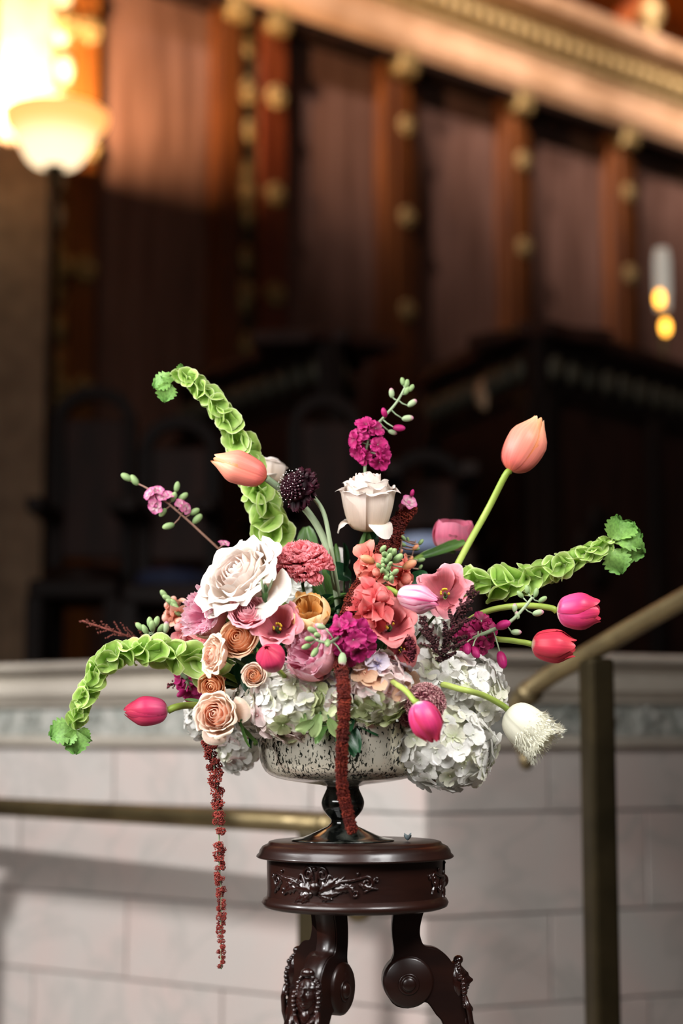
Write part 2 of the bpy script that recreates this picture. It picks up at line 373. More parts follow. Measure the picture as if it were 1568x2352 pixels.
# ---------------------------------------------------------------- brass rails
def on_facet(px, py):
    n = Vector((-UL.y, UL.x, 0)); o = Vector((0, 0, CAMZ)); d = at(px, py, 1.0)-o
    return o + d*((Cc-o).dot(n)/d.dot(n))
def railpost(t, base, top, wdt, mat=BRASS_D, ang=0.0):
    M = Matrix.Translation(base) @ Matrix.Rotation(ang, 4, 'Z')
    h = top-base.z
    t.part('post', box(-wdt/2, wdt/2, -wdt/2, wdt/2, 0, h, wdt*.16), mat, local=t.I @ M, smooth=False)
    t.part('post_base', box(-wdt*.9, wdt*.9, -wdt*.9, wdt*.9, 0, .03, .006), mat, local=t.I @ M, smooth=False)
# low rail in front of the parapet
lp0, lp1 = at(-330, 1836, 5.0), at(752, 1893, 3.92)
lr = Thing('handrail', 'low aged brass handrail running level before the pale marble parapet', 'handrail', (lp0.x, lp0.y, 0), M=None)
lr.part('rail', tube([lp0+(lp1-lp0)*(i/14) for i in range(15)], .0245, 12, flat=1.0), BRASS, world=True)
lr.part('rail_cap', ball(lp1, .027, 12, 8), BRASS, world=True)
for q in (.10, .985):
    p = lp0+(lp1-lp0)*q; railpost(lr, Vector((p.x-.012, p.y, 0)), p.z-.015, .052, BRASS_D, math.atan2(-.585, .811))
pb = at(822, 2096, 4.02); lr.part('bracket', ball(pb, (.03, .02, .022), 10, 6), BRASS, world=True)
lr.part('bracket', tube([at(752, 2076, 3.95), at(790, 2080, 4.0), pb], .012, 8), BRASS_D, world=True)
# sloping stair rail on the right
rr = Thing('handrail', 'sloping brass stair handrail on a dark square post, rising past the tulips', 'handrail', (at(1370, 2352, 3.6).x, 3.6, 0))
pts = [at(1208, 1748, 3.84), at(1196, 1712, 3.84), at(1182, 1665, 3.83), at(1188, 1618, 3.82), at(1212, 1590, 3.80), at(1262, 1553, 3.76), at(1340, 1508, 3.68), at(1450, 1443, 3.56), at(1600, 1358, 3.40), at(1850, 1216, 3.15)]
rr.part('rail', tube(path(pts, 60), lambda t: .0215 if t > .4 else .012+.024*t, 12), BRASS, world=True)
rr.part('rail_end', ball(at(1208, 1746, 3.84), (.017, .017, .022), 12, 8), BRASS, world=True)
rr.part('rail_collar', tube([at(1205, 1600, 3.81), at(1224, 1584, 3.79)], .027, 12), BRASS, world=True)
railpost(rr, Vector((at(1372, 1700, 3.66).x, 3.66, 0)), at(1372, 1512, 3.66).z, .058, BRASS_D, .35)
p = at(1208, 1760, 3.84)
# unseen rail added out of frame, shaped backwards from the shadow on the parapet
F = .70
def cast(px, py): return KEY+(on_facet(px, py)-KEY)*F
sr = Thing('handrail', 'unseen rail added beyond the edge of the picture to cast the shadow on marble', 'handrail', (-2.1, 3.4, 0))
q0, q1 = cast(48, 2010), cast(893, 2110)
sr.part('rail', tube([cast(5, 2095), cast(18, 2045), q0]+[q0+(q1-q0)*(i/8) for i in range(1, 9)], .031, 10), BRASS, world=True)
for q, wq in ((cast(-8, 2300), .040), (q1, .040)):
    sr.part('post', tube([Vector((q.x, q.y, 0)), Vector((q.x, q.y, q1.z if wq == .04 and q is q1 else cast(5, 2095).z))], wq/2, 10), BRASS_D, world=True)

# ---------------------------------------------------------------- torchiere
tp = at(134, 0, 7.6); rim = at(134, 262, 7.6).z; bot = at(134, 384, 7.6).z
tl = Thing('floor_lamp', 'tall torchiere floor lamp with glowing frosted bowl shade on thin dark pole', 'lamp', (tp.x, 7.6, 1.0))
h0 = bot-1.0; hr = rim-1.0
SHADE, nt, b, N, Lk = newmat('glowing_glass')
b.inputs['Base Color'].default_value = hx('#ffe9c4'); b.inputs['Emission Color'].default_value = hx('#ffdcae'); b.inputs['Roughness'].default_value = .5
tcx = N('ShaderNodeTexCoord'); spx = N('ShaderNodeSeparateXYZ'); Lk(tcx.outputs['UV'], spx.inputs[0])
rpx = ramp(N, [(0, '#ffe2b8'), (.22, '#ffdcaa'), (.36, '#f0a85c'), (.5, '#e89a50'), (.62, '#ffd6a0'), (1, '#fff0d0')]); Lk(spx.outputs['Y'], rpx.inputs[0]); Lk(rpx.outputs[0], b.inputs['Emission Color'])
b.inputs['Emission Strength'].default_value = 1.7
tl.part('lamp_shade', lathe([(.03, h0), (.10, h0+.012), (.135, h0+.05), (.165, h0+.11), (.195, h0+.16), (.228, h0+.20), (.234, hr), (.222, hr-.012), (.185, h0+.15), (.155, h0+.11), (.125, h0+.06), (.09, h0+.03), (.0, h0+.025)], 40, 2), SHADE, fix=True)
tl.part('bulb', ball((0, 0, h0+.09), (.05, .05, .06), 12, 8), emit_mat('lamp_glow', '#ffdca0', 9))
tl.part('pole', tube([(0, 0, .03), (0, 0, h0)], lambda t: .019+.004*t, 12), WOOD_D)
tl.part('collar', lathe([(.0, h0-.10), (.03, h0-.09), (.022, h0-.05), (.045, h0-.01), (.05, h0+.012), (0, h0+.02)], 20), BRASS_D)
tl.part('base', lathe([(.0, 0), (.17, 0), (.17, .02), (.06, .045), (.02, .08), (0, .08)], 32), WOOD_D)
light('lamp_light', 'POINT', (tp.x, 7.6, rim-.040), 480, (1, .62, .36), shadow_soft_size=.045)

# ---------------------------------------------------------------- choir stall with corner (right)
def wall_box(t, name, A, B, z0, z1, th, mat, bev=.01, off=0.0):
    u = (B-A); L = u.length; u.normalize(); n = Vector((-u.y, u.x, 0))
    M = Matrix(((u.x, n.x, 0, A.x), (u.y, n.y, 0, A.y), (0, 0, 1, 0), (0, 0, 0, 1)))
    return t.part(name, box(0, L, off, off+th, z0, z1, bev), mat, local=t.I @ M, smooth=False), M, L
def desk(label, A, B, Cp, zt, mat=WOOD_M):
    """two fronts meeting at B (world xy), top at zt: panels, carved frieze, sloping ledge, plinth"""
    t = Thing('choir_stall', label, 'stall', (B.x, B.y, 1.0))
    for P, Q in ((A, B), (B, Cp)):
        if P is None or Q is None: continue
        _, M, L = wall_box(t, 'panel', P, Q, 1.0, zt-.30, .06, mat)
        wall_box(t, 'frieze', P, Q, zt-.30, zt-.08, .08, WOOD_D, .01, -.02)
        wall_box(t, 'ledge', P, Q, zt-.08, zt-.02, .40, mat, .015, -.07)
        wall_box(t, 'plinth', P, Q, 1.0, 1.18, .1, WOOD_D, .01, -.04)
        nst = max(1, int(L/.7)); wst = .09
        for k in range(nst+1):
            x = min(max(k*L/nst, wst/2), L-wst/2)
            t.part('stile', box(x-wst/2, x+wst/2, -.045, .02, 1.0, zt-.30, .008), WOOD_D, local=t.I @ M, smooth=False)
        x = .08
        while x < L-.05:
            t.part('carving', ball((0, 0, 0), (.05, .025, .055), 8, 5), noise_cache, local=t.I @ M @ Matrix.Translation((x, -.03, zt-.19)) @ Matrix.Rotation(rnd(-.5, .5), 4, 'Y')); x += .125
        for k in range(nst):   # pointed quatrefoil carving in each panel
            xc = (k+.5)*L/nst
            q4 = Geo()
            for s in range(4):
                q4.add(ball((xc+.10*math.cos(s*PI/2), -.0, zt-.85+.10*math.sin(s*PI/2)), (.075, .03, .075), 8, 5))
            q4.add(ball((xc, -.01, zt-.85), (.05, .04, .05), 8, 5))
            t.part('quatrefoil', q4, WOOD_D, local=t.I @ M)
    return t
noise_cache = noise_mat('grey_green_carving', '#2e2c24', '#5a5646', 20, .6, .1, .3, 60)
B = at(1232, 740, 6.5); A = at(985, 740, 7.5); Cq = at(1700, 740, 7.75)
st = desk('dark carved choir stall with a projecting corner behind the right hand tulips', Vector((A.x, A.y, 0)), Vector((B.x, B.y, 0)), Vector((Cq.x, Cq.y, 0)), B.z+.02)
p = at(1122, 905, 6.9); st.part('lozenge', ball(p, (.06, .02, .075), 6, 4), PEACH, world=True)
B2 = at(762, 728, 6.8); A2 = at(420, 728, 7.9); C2 = at(800, 728, 7.4)
desk('long dark stall front with a sloping carved ledge, behind the purple spike', Vector((A2.x, A2.y, 0)), Vector((B2.x, B2.y, 0)), Vector((C2.x, C2.y, 0)), B2.z-.02)
wl = at(590, 770, 7.1)
# high-backed chairs
def chair(px, Y, wpx, ytop, yseat, label, seatmat, name='throne_chair'):
    c = at(px, ytop, Y); s = S(Y); wd = wpx*s; t = Thing(name, label, 'chair', (c.x, Y, 1.0))
    H = c.z-1.0; hs = at(px, yseat, Y).z-1.0
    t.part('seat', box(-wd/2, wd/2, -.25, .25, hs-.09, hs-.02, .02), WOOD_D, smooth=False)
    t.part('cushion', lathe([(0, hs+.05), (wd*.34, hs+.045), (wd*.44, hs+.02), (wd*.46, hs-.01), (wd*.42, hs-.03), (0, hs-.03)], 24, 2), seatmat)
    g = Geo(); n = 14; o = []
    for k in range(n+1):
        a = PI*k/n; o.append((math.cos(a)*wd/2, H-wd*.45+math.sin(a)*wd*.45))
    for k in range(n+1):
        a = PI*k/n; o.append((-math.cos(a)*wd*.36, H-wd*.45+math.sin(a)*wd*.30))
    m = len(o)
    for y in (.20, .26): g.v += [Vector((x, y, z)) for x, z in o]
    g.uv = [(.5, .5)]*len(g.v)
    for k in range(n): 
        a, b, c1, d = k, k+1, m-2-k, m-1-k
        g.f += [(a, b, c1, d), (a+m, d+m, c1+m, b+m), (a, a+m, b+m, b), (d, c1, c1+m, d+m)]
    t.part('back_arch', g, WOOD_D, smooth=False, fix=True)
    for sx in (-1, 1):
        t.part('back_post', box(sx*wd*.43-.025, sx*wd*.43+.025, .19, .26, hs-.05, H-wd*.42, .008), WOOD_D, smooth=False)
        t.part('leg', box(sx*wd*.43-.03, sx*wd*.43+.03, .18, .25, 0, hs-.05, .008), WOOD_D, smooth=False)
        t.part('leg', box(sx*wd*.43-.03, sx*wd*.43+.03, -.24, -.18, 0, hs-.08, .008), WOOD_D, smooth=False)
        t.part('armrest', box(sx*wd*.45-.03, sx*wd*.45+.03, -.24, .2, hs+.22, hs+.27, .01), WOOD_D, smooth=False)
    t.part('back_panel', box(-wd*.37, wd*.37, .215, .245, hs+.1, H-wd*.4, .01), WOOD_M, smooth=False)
    return t
chair(200, 6.3, 200, 860, 1330, 'dark arch-backed chair in the shadow behind the lamp pole', WOOD_D)
chair(400, 5.9, 190, 930, 1340, 'dark arched chair with navy cushion behind the twig of small pink flowers', NAVY)
chair(745, 6.0, 170, 880, 1330, 'dark arched chair behind the magenta stock spike', WOOD_D)
chair(985, 5.9, 190, 1010, 1262, 'dark chair with blue seat cushion painted as if lit behind the pink double tulip', noise_mat('catch_lit_velvet', '#8296bc', '#a3b4d4', 12, .8))  # cushion colour paled to stand in for a catch light
# candelabrum on the stall
ct = Thing('candelabrum', 'small brass candelabrum with glass chimney and two amber bulbs on dark stall', 'candelabrum', (at(1524, 800, 7.2).x, 7.2, at(1524, 852, 7.2).z))
hz = lambda py: at(1524, py, 7.2).z-at(1524, 852, 7.2).z
ct.part('stem', lathe([(0, 0), (.05, 0), (.045, .015), (.012, .04), (.01, hz(800)), (.02, hz(790)), (.012, hz(700)), (0, hz(700))], 16), BRASS)
ct.part('glass_chimney', lathe([(.030, hz(710)), (.036, hz(670)), (.036, hz(600)), (.028, hz(572)), (.024, hz(572)), (.032, hz(602)), (.032, hz(670)), (.026, hz(710))], 20), emit_mat('glowing_milk_glass', '#c4beb2', .5), fix=True)  # light put into the glass as a weak glow of its own
AMB = emit_mat('amber_bulb', '#ffb040', 5.5)
ct.part('bulb', ball((-.018, -.03, hz(690)), (.020, .020, .036), 10, 8), AMB)
ct.part('bulb', ball((.004, -.03, hz(755)), (.020, .020, .034), 10, 8), AMB)
ct.part('arm', tube([(0, 0, hz(730)), (-.014, -.02, hz(722)), (-.018, -.03, hz(712))], .005, 6), BRASS)
ct.part('arm', tube([(0, 0, hz(800)), (.003, -.02, hz(790)), (.004, -.03, hz(778))], .005, 6), BRASS)

# ---------------------------------------------------------------- plant stand
SY = 2.67; s = at(784, 1931, SY).z-at(784, 1932, SY).z
ZT = at(815, 1931, SY).z; TX = at(815, 1931, SY).x
ps = Thing('plant_stand', 'round carved mahogany pedestal stand on three scrolled legs with carved faces', 'stand', (TX, SY, 0))
pr = [(0, 0), (196, 0), (201, 1.5), (203, 6), (208, 8), (216, 12), (222, 20), (224, 27), (229, 32), (230, 35), (227, 37.5), (214, 38.5), (208, 40)]
ps.part('tabletop', lathe([(r*s, ZT-z*s) for r, z in pr]+[(0, ZT-40*s)], 96), MAHOG, fix=True)
RA = 205*s
ps.part('apron', lathe([(RA, ZT-39*s), (RA, ZT-60*s), (RA-.001, ZT-110*s), (RA, ZT-130*s)], 96), MAHOG)
ps.part('lower_moulding', lathe([(0, ZT-150*s), (205*s, ZT-151*s), (214*s, ZT-147*s), (217*s, ZT-139*s), (213*s, ZT-131*s), (207*s, ZT-128*s), (205*s, ZT-124*s), (190*s, ZT-122*s)], 96), MAHOG, fix=True)
def wrap(az, du, dz, out=0.0):
    """point on the apron: az in degrees (0 faces the camera), du px sideways, dz px above apron middle"""
    a = math.radians(az)+du*s/RA; r = RA+out
    return Vector((math.sin(a)*r, -math.cos(a)*r, ZT-(84-dz)*s))
def spiral(cx, cz, r0, turns, a0, dirn, n=18, w=2.4, tail=None):
    P = []
    for i in range(n+1):
        t = i/n; a = a0+dirn*turns*2*PI*t; r = r0*(1-.82*t); P.append((cx+r*math.cos(a), cz+r*math.sin(a)))
    return (list(tail) if tail else [])+P
def carve_leaf(az, u0, z0, ang, L, W):
    def fn(a, v):
        x = (a-.5)*2*W*math.sin(PI*min(1, v*.85+.12))*(1+.30*math.sin(v*24)); y = L*v+L*.0
        h = 4.2*(1-(2*a-1)**2)*(.5+.5*math.sin(PI*v))+1.2*abs(math.sin(v*11))*(1-abs(2*a-1))
        c, q = math.cos(ang), math.sin(ang); bend = .25*L*v*v
        du = u0+y*c-(x+bend)*q; dz = z0+y*q+(x+bend)*c
        return wrap(az, du, dz, h*s)
    return grid(fn, 8, 12)
for az in (-26, 94, 214):
    for m_ in (1, -1):
        for sp_, w_ in ((spiral(17*m_, 18, 14, 1.3, PI/2*(1) if m_ > 0 else PI/2, -m_, tail=[(3*m_, -14), (4*m_, 2), (7*m_, 20), (11*m_, 30)]), 2.9),
                        (spiral(34*m_, 8, 10, .8, PI/2, -m_, tail=[(12*m_, -22), (22*m_, -8)]), 2.2),
                        (spiral(118*m_, 2, 14, 1.4, PI*.5 if m_ > 0 else PI*.5, -m_, tail=[(38*m_, -6), (60*m_, 6), (84*m_, 8), (104*m_, 12)]), 3.0),
                        (spiral(92*m_, -16, 8, 1.2, 0 if m_ < 0 else PI, m_, tail=[(60*m_, 0), (74*m_, -4)]), 2.4),
                        (spiral(140*m_, 8, 6, 1.1, PI if m_ > 0 else 0, -m_, tail=[(112*m_, -14), (126*m_, -8)]), 2.0)):
            ps.part('carving', tube([wrap(az, x, z*1.15, .9*s) for x, z in sp_], lambda t, w_=w_: 1.45*w_*s*(1-.35*t), 7), MAHOG_C)
        for (u0, z0, ang, L, W) in ((6, -16, .35, 52, 9), (8, -22, -.15, 46, 8), (14, -24, -.55, 26, 7), (44, -4, .5, 30, 6), (46, -10, -.05, 40, 7), (70, 2, -.9, 26, 6), (100, 2, -.5, 40, 5)):
            g = carve_leaf(az, u0*m_, z0, ang if m_ > 0 else PI-ang, L*1.08, W*m_*1.45)
            ps.part('carving', g, MAHOG_C)
        ps.part('carving', ball(wrap(az, 98*m_, 24, 1*s), (4.5*s,)*3, 8, 6), MAHOG_C)
    ps.part('carving', ball(wrap(az, 0, -8, 1*s), (13*s, 13*s, 16*s), 12, 8), MAHOG_C)
    ps.part('carving', ball(wrap(az, 0, 33, 1*s), (7*s, 4*s, 5*s), 8, 6), MAHOG_C)
def leg_outline():
    up_in = [(92, 2060), (90, 2090), (86, 2120), (86, 2150), (90, 2185), (84, 2205)]
    dn_in = [(64, 2250), (84, 2298), (120, 2310), (148, 2300), (165, 2298), (186, 2326), (204, 2352), (224, 2450), (222, 2600), (204, 2750), (200, 2900), (216, 3050), (246, 3200), (262, 3300), (258, 3372)]
    foot = [(272, 3377), (330, 3377), (344, 3350), (330, 3310)]
    out = [(306, 3240), (276, 3100), (258, 2950), (262, 2780), (282, 2620), (288, 2500), (276, 2400), (258, 2330), (246, 2280), (236, 2240), (218, 2200), (188, 2176), (160, 2170), (150, 2150), (149, 2130), (154, 2105), (162, 2080), (164, 2060)]
    ctl = up_in+dn_in; o2 = foot+out
    return [tuple(cr(ctl, i/60)) for i in range(61)]+[tuple(cr(o2, i/66)) for i in range(67)]
OUTL = leg_outline(); zf = lambda y: ZT-(y-1931)*s
for az in (-26, 94, 214):
    a = math.radians(az); ang = math.atan2(-math.cos(a), math.sin(a))
    M = Matrix.Rotation(ang, 4, 'Z')
    b = bmesh.new(); th = 25*s
    vs = [b.verts.new((r*s, -th, max(zf(y), 0.002))) for r, y in OUTL]; fc = b.faces.new(vs)
    ex = bmesh.ops.extrude_face_region(b, geom=[fc]); bmesh.ops.translate(b, vec=(0, 2*th, 0), verts=[e for e in ex['geom'] if isinstance(e, bmesh.types.BMVert)])
    bmesh.ops.recalc_face_normals(b, faces=b.faces)
    bmesh.ops.bevel(b, geom=[e for e in b.edges if abs(e.verts[0].co.y-e.verts[1].co.y) < 1e-6], offset=3*s, segments=2, affect='EDGES')
    for f_ in b.faces: f_.smooth = abs(f_.normal.y) < .9
    m = bpy.data.meshes.new('leg'); b.to_mesh(m); b.free(); m.materials.append(MAHOG)
    lg = ps.part('leg', m, None, local=M)
    # scroll drum with turned buttons
    cy = lambda r, y, hw, n=28: Matrix.Translation((r*s, 0, zf(y))) @ Matrix.Rotation(PI/2, 4, 'X')
    ps.part('scroll', lathe([(0, -33*s), (52*s, -33*s), (58*s, -28*s), (58*s, 28*s), (52*s, 33*s), (0, 33*s)], 36), MAHOG, parent=lg, local=cy(121, 2250, 33), fix=True)
    for sd in (-1, 1):
        ps.part('button', lathe([(0, 0), (24*s, 0), (22*s, sd*3*s), (17*s, sd*2*s), (15*s, sd*7*s), (8*s, sd*10*s), (0, sd*11*s)], 24, 2), MAHOG, parent=lg, local=cy(121, 2254, 33) @ Matrix.Translation((0, 0, sd*33*s)), fix=True)
    # carved face: forward is +x, up is +z, origin in the face centre
    fx, fz = 240, 2250
    tilt = Matrix.Rotation(-.16, 4, 'Y')
    FM = Matrix.Translation((fx*s, 0, zf(fz))) @ tilt @ Matrix.Scale(1.2, 4)
    def gau(x, y, cx, cy_, sx, sy): return math.exp(-((x-cx)/sx)**2-((y-cy_)/sy)**2)
    def face(u, v):
        x = 2*u-1; y = 2*v-1
        w_ = 20*(1-.28*max(0, -y)**1.5)*math.sqrt(max(0, 1-(abs(y))**3.0)+.001)
        X = x*w_; Z = y*31
        d = 17*math.sqrt(max(0, 1-x*x*.96))*(1-.22*y*y)*min(1, math.sqrt(max(0, 1-y**4)))
        d += 9.5*gau(X, Z, 0, -5, 3.4, 6)+5.5*gau(X, Z, 0, 5, 2.6, 10)
        for e in (-1, 1):
            d -= 4.2*gau(X, Z, e*8, 5, 5.2, 3.8); d += 2.6*gau(X, Z, e*8, 4.5, 3, 2.0); d += 2.0*gau(X, Z, e*8, 11, 7, 2.2)
            d += 1.8*gau(X, Z, e*11, -8, 5, 5)
        d += 3.0*gau(X, Z, 0, -14, 6, 1.7)+3.2*gau(X, Z, 0, -18, 5, 1.8)-1.5*gau(X, Z, 0, -16, 6, .9); d += 3.2*gau(X, Z, 0, -26, 5, 4)
        return (d*s, X*s, Z*s)
    fo = ps.part('carved_face', grid(face, 36, 40), MAHOG_C, parent=lg, local=FM, fix=False)
    hair = Geo()
    for k in range(34):
        t = PI*(-.12+1.24*k/33); rr_ = rnd(19, 25)
        hair.add(ball((rnd(0, 6)*s, math.cos(t)*rr_*s, (math.sin(t)*30*1.05+3)*s), (rnd(5, 7)*s, rnd(4, 6)*s, rnd(4, 6)*s), 7, 5))
    for sd in (-1, 1):
        for k in range(7):
            hair.add(ball(((6-k*.6)*s, sd*(24+math.sin(k)*2)*s, (2-k*8)*s), (6*s, 5.5*s, 6*s), 7, 5))
    hair.add(ball((6*s, 0, 38*s), (10*s, 14*s, 9*s), 10, 6))
    ps.part('carved_hair', hair, MAHOG_C, parent=lg, local=FM)
    dr = Geo()
    for sd in (-1, 1): dr.add(tube([(4*s, sd*25*s, -30*s), (8*s, sd*27*s, -55*s), (8*s, sd*22*s, -85*s), (4*s, sd*13*s, -112*s)], 5.5*s, 8))
    for k in range(-2, 3): dr.add(tube([(8*s, k*8*s, -62*s), (11*s, k*7.5*s, -85*s), (6*s, k*6*s, -108*s)], 4.6*s, 7))
    dr.add(tube([(6*s, -20*s, -40*s), (14*s, -9*s, -56*s), (15*s, 0, -59*s), (14*s, 9*s, -56*s), (6*s, 20*s, -40*s)], 4.5*s, 8))
    dr.add(ball((3*s, 0, -40*s), (9*s, 10*s, 16*s), 10, 8)).add(ball((0, 0, -85*s), (9*s, 24*s, 34*s), 12, 8))
    ps.part('carved_drapery', dr, MAHOG_C, parent=lg, local=FM)
    ps.part('carved_back', ball((-4*s, 0, -2*s), (16*s, 27*s, 40*s), 14, 10), MAHOG_C, parent=lg, local=FM)

# ---------------------------------------------------------------- mercury glass compote
MERC, nt, b, N, Lk = newmat('mercury_glass')
tc = N('ShaderNodeTexCoord'); mp = N('ShaderNodeMapping'); mp.inputs['Scale'].default_value = (1, 1, .42); Lk(tc.outputs['Object'], mp.inputs[0])
n1 = N('ShaderNodeTexNoise'); n1.inputs['Scale'].default_value = 290; n1.inputs['Detail'].default_value = 2.5; n1.inputs['Distortion'].default_value = .6; Lk(mp.outputs[0], n1.inputs[0])
n2 = N('ShaderNodeTexNoise'); n2.inputs['Scale'].default_value = 26; n2.inputs['Detail'].default_value = 2; Lk(mp.outputs[0], n2.inputs[0])
ad = N('ShaderNodeMath'); ad.operation = 'MULTIPLY_ADD'; Lk(n2.outputs[0], ad.inputs[0]); ad.inputs[1].default_value = .42; Lk(n1.outputs[0], ad.inputs[2])
r = ramp(N, [(.745, (0, 0, 0, 1)), (.79, (1, 1, 1, 1))]); Lk(ad.outputs[0], r.inputs[0])
cr_ = ramp(N, [(0, '#f0ead6'), (.55, '#2a2f26'), (1, '#10150f')]); Lk(r.outputs[0], cr_.inputs[0]); Lk(cr_.outputs[0], b.inputs['Base Color'])
mr = N('ShaderNodeMapRange'); mr.inputs['To Min'].default_value = .62; mr.inputs['To Max'].default_value = .15; Lk(r.outputs[0], mr.inputs[0]); Lk(mr.outputs[0], b.inputs['Metallic'])
b.inputs['Roughness'].default_value = .24; b.inputs['Coat Weight'].default_value = .7; b.inputs['Coat Roughness'].default_value = .05
SMOKE = noise_mat('smoked_glass', '#0b0d0b', '#4c4f48', 38, .12, .35, .1, 60, (1, 1, .6), detail=3, lo=.42, hi=.72, coat=.6)
BX = at(787, 1931, SY).x
zb = lambda y: (1931-y)*s
bw = Thing('compote_vase', 'footed mercury glass compote bowl holding the flowers on the mahogany stand', 'vase', (BX, SY, ZT))
outp = [(203, 1660), (201, 1690), (199, 1715), (194, 1745), (182, 1770), (155, 1786), (102, 1796), (52, 1802), (40, 1805)]
bw.part('bowl', lathe([(r*s, zb(y)) for r, y in outp]+[(r*s, zb(y)) for r, y in ((0, 1800), (90, 1790), (150, 1778), (178, 1760), (192, 1720), (197, 1662), (200, 1658), (203, 1660))], 80, 2), MERC, fix=True)
bw.part('stem_knob', lathe([(r*s, zb(y)) for r, y in ((40, 1803), (38, 1810), (43, 1822), (49, 1836), (50, 1846), (46, 1860), (38, 1871), (30, 1879), (27, 1885), (29, 1893))], 48, 3), SMOKE)
bw.part('foot', lathe([(r*s, zb(y)) for r, y in ((28, 1890), (36, 1898), (56, 1907), (78, 1917), (98, 1924.5), (116, 1927), (120, 1928.5), (120, 1930.5), (60, 1930.8), (0, 1930.8))], 64), SMOKE, fix=True)
pt = Thing('fallen_petal', 'tiny pale blue-grey petal lying on the table top beside the vase foot', 'petal', at(936, 1931, 2.66))
pt.o.location.z = ZT+.001

# ================================================================ flowers
GREEN = petal_mat('stem_green', [(0, '#5c7a34'), (1, '#7f9c4a')], .15, .5, .0)
GREEN_D = petal_mat('dark_stem', [(0, '#2f4a26'), (1, '#4a6a3a')], .15, .5, .0)
GREEN_Y = petal_mat('tulip_stem', [(0, '#7f9838'), (1, '#b7c46a')], .12, .42, .0)
GREY_G = petal_mat('grey_green', [(0, '#7d9070'), (1, '#9fb08c')], .15, .6, .1)
LEAF = petal_mat('leaf', [(0, '#3c6230'), (1, '#688f48')], .25, .38, .2, scale=(14, 10))
LEAF_D = petal_mat('dark_leaf', [(0, '#0f2c18'), (1, '#1f4a2c')], .25, .28, .05, scale=(14, 10))
LEAF_T = petal_mat('bells_leaf', [(0, '#8ab45c'), (1, '#6ca04c')], .3, .5, .3, scale=(10, 8))
BELL = petal_mat('bell_calyx', [(0, '#9cbe58'), (.45, '#9cc45a'), (.88, '#bcd878'), (1, '#e6f0bc')], .16, .45, .38, .16, scale=(12, 2))
WOODY = petal_mat('woody_twig', [(0, '#6e4c3c'), (1, '#a88474')], .3, .7, 0)
FY = 2.67
HUB = at(790, 1640, FY)
def fp(px, py, d=0.0): return at(px, py, FY+d)
def shell(prof, phi, dphi, nu=10, nv=10, rnd_=.28, pw=2.4, spiral_=.0, lift=0.0, ruf=0.0, rf=3.0, fringe=0.0, zj=0.0, tipout=0.0, wrap_v=None, dz=0.0, crease=0.0):
    """a petal as a piece of a shell of revolution; prof = [(r,z)...] from base to lip"""
    ph = rnd(0, 6.28); fr = {}
    def fn(a, v):
        u = 2*a-1
        sv = v*(1-rnd_*abs(u)**pw)
        if fringe and v > .999:
            sv += fringe*(rnd(-.6, 1)+(1 if int(a*nu+.5) % 2 else -.4))
        r, z = cr(prof, min(sv, .9999))[:2]
        if sv > 1: 
            q0 = cr(prof, .96); q1 = cr(prof, .9999); r += (q1[0]-q0[0])/.04*(sv-1); z += (q1[1]-q0[1])/.04*(sv-1)
        wv = 1.0 if wrap_v is None else wrap_v(v)
        ang = phi+u*dphi*wv
        k = v*v*v
        r *= 1-crease*math.exp(-(u/.13)**2)*math.sin(PI*min(1, v*.9+.1))
        r = r*(1+spiral_*u)+lift*u*u*v+ruf*math.sin(rf*u*2+ph)*k
        z = z+ruf*.8*math.cos(rf*u*2.3+ph*2)*k+tipout*(-abs(u)**1.5)*v*0+dz
        return (r*math.cos(ang)+tipout*k*(1-u*u)*math.cos(phi), r*math.sin(ang)+tipout*k*(1-u*u)*math.sin(phi), z)
    return grid(fn, nu, nv)
def blade(L, W, cup=0.0, curl=0.0, ruf=0.0, rf=2.5, serr=0.0, nu=6, nv=7, wide=.62, base=.12, fold=0.0, notch=0.0):
    """a petal or leaf that grows along +y, faces +z"""
    ph = rnd(0, 6.28)
    def fn(a, v):
        u = 2*a-1
        wv = base+(1-base)*math.sin(PI*min(1, v**(wide*1.1))*.5)**.9 if v < wide else math.sqrt(max(0, 1-((v-wide)/(1-wide+.02))**2.2))
        y = L*v*(1-notch*(1-abs(u))*(v > .9))
        if serr and (v > .3): wv *= 1+serr*((int(v*nv+.5) % 2)-.5)*2*(abs(u) > .9)
        if serr and v > .999: y += serr*L*.5*((int(a*nu+.5) % 2)-.5)*2
        x = u*W/2*wv
        z = cup*u*u*W*wv+curl*L*v*v+ruf*math.sin(rf*u*2+ph)*v*v+fold*abs(u)*W*wv
        return (x, y, z)
    return grid(fn, nu, nv)
def stem_to(th, start, mat=GREEN_D, r=.0026, end=None, mids=(), name='stem'):
    pts = [Vector(start)]+[Vector(m) for m in mids]+[Vector(end) if end is not None else HUB+Vector((rnd(-.03, .03), rnd(-.03, .03), rnd(-.03, .0)))]
    th.part(name, tube(path(pts, 14 if len(pts) < 4 else 26), r, 8), mat, world=True)
def lerp(a, b, t): return [tuple(x+(y-x)*t for x, y in zip(p, q)) for p, q in zip(a, b)]

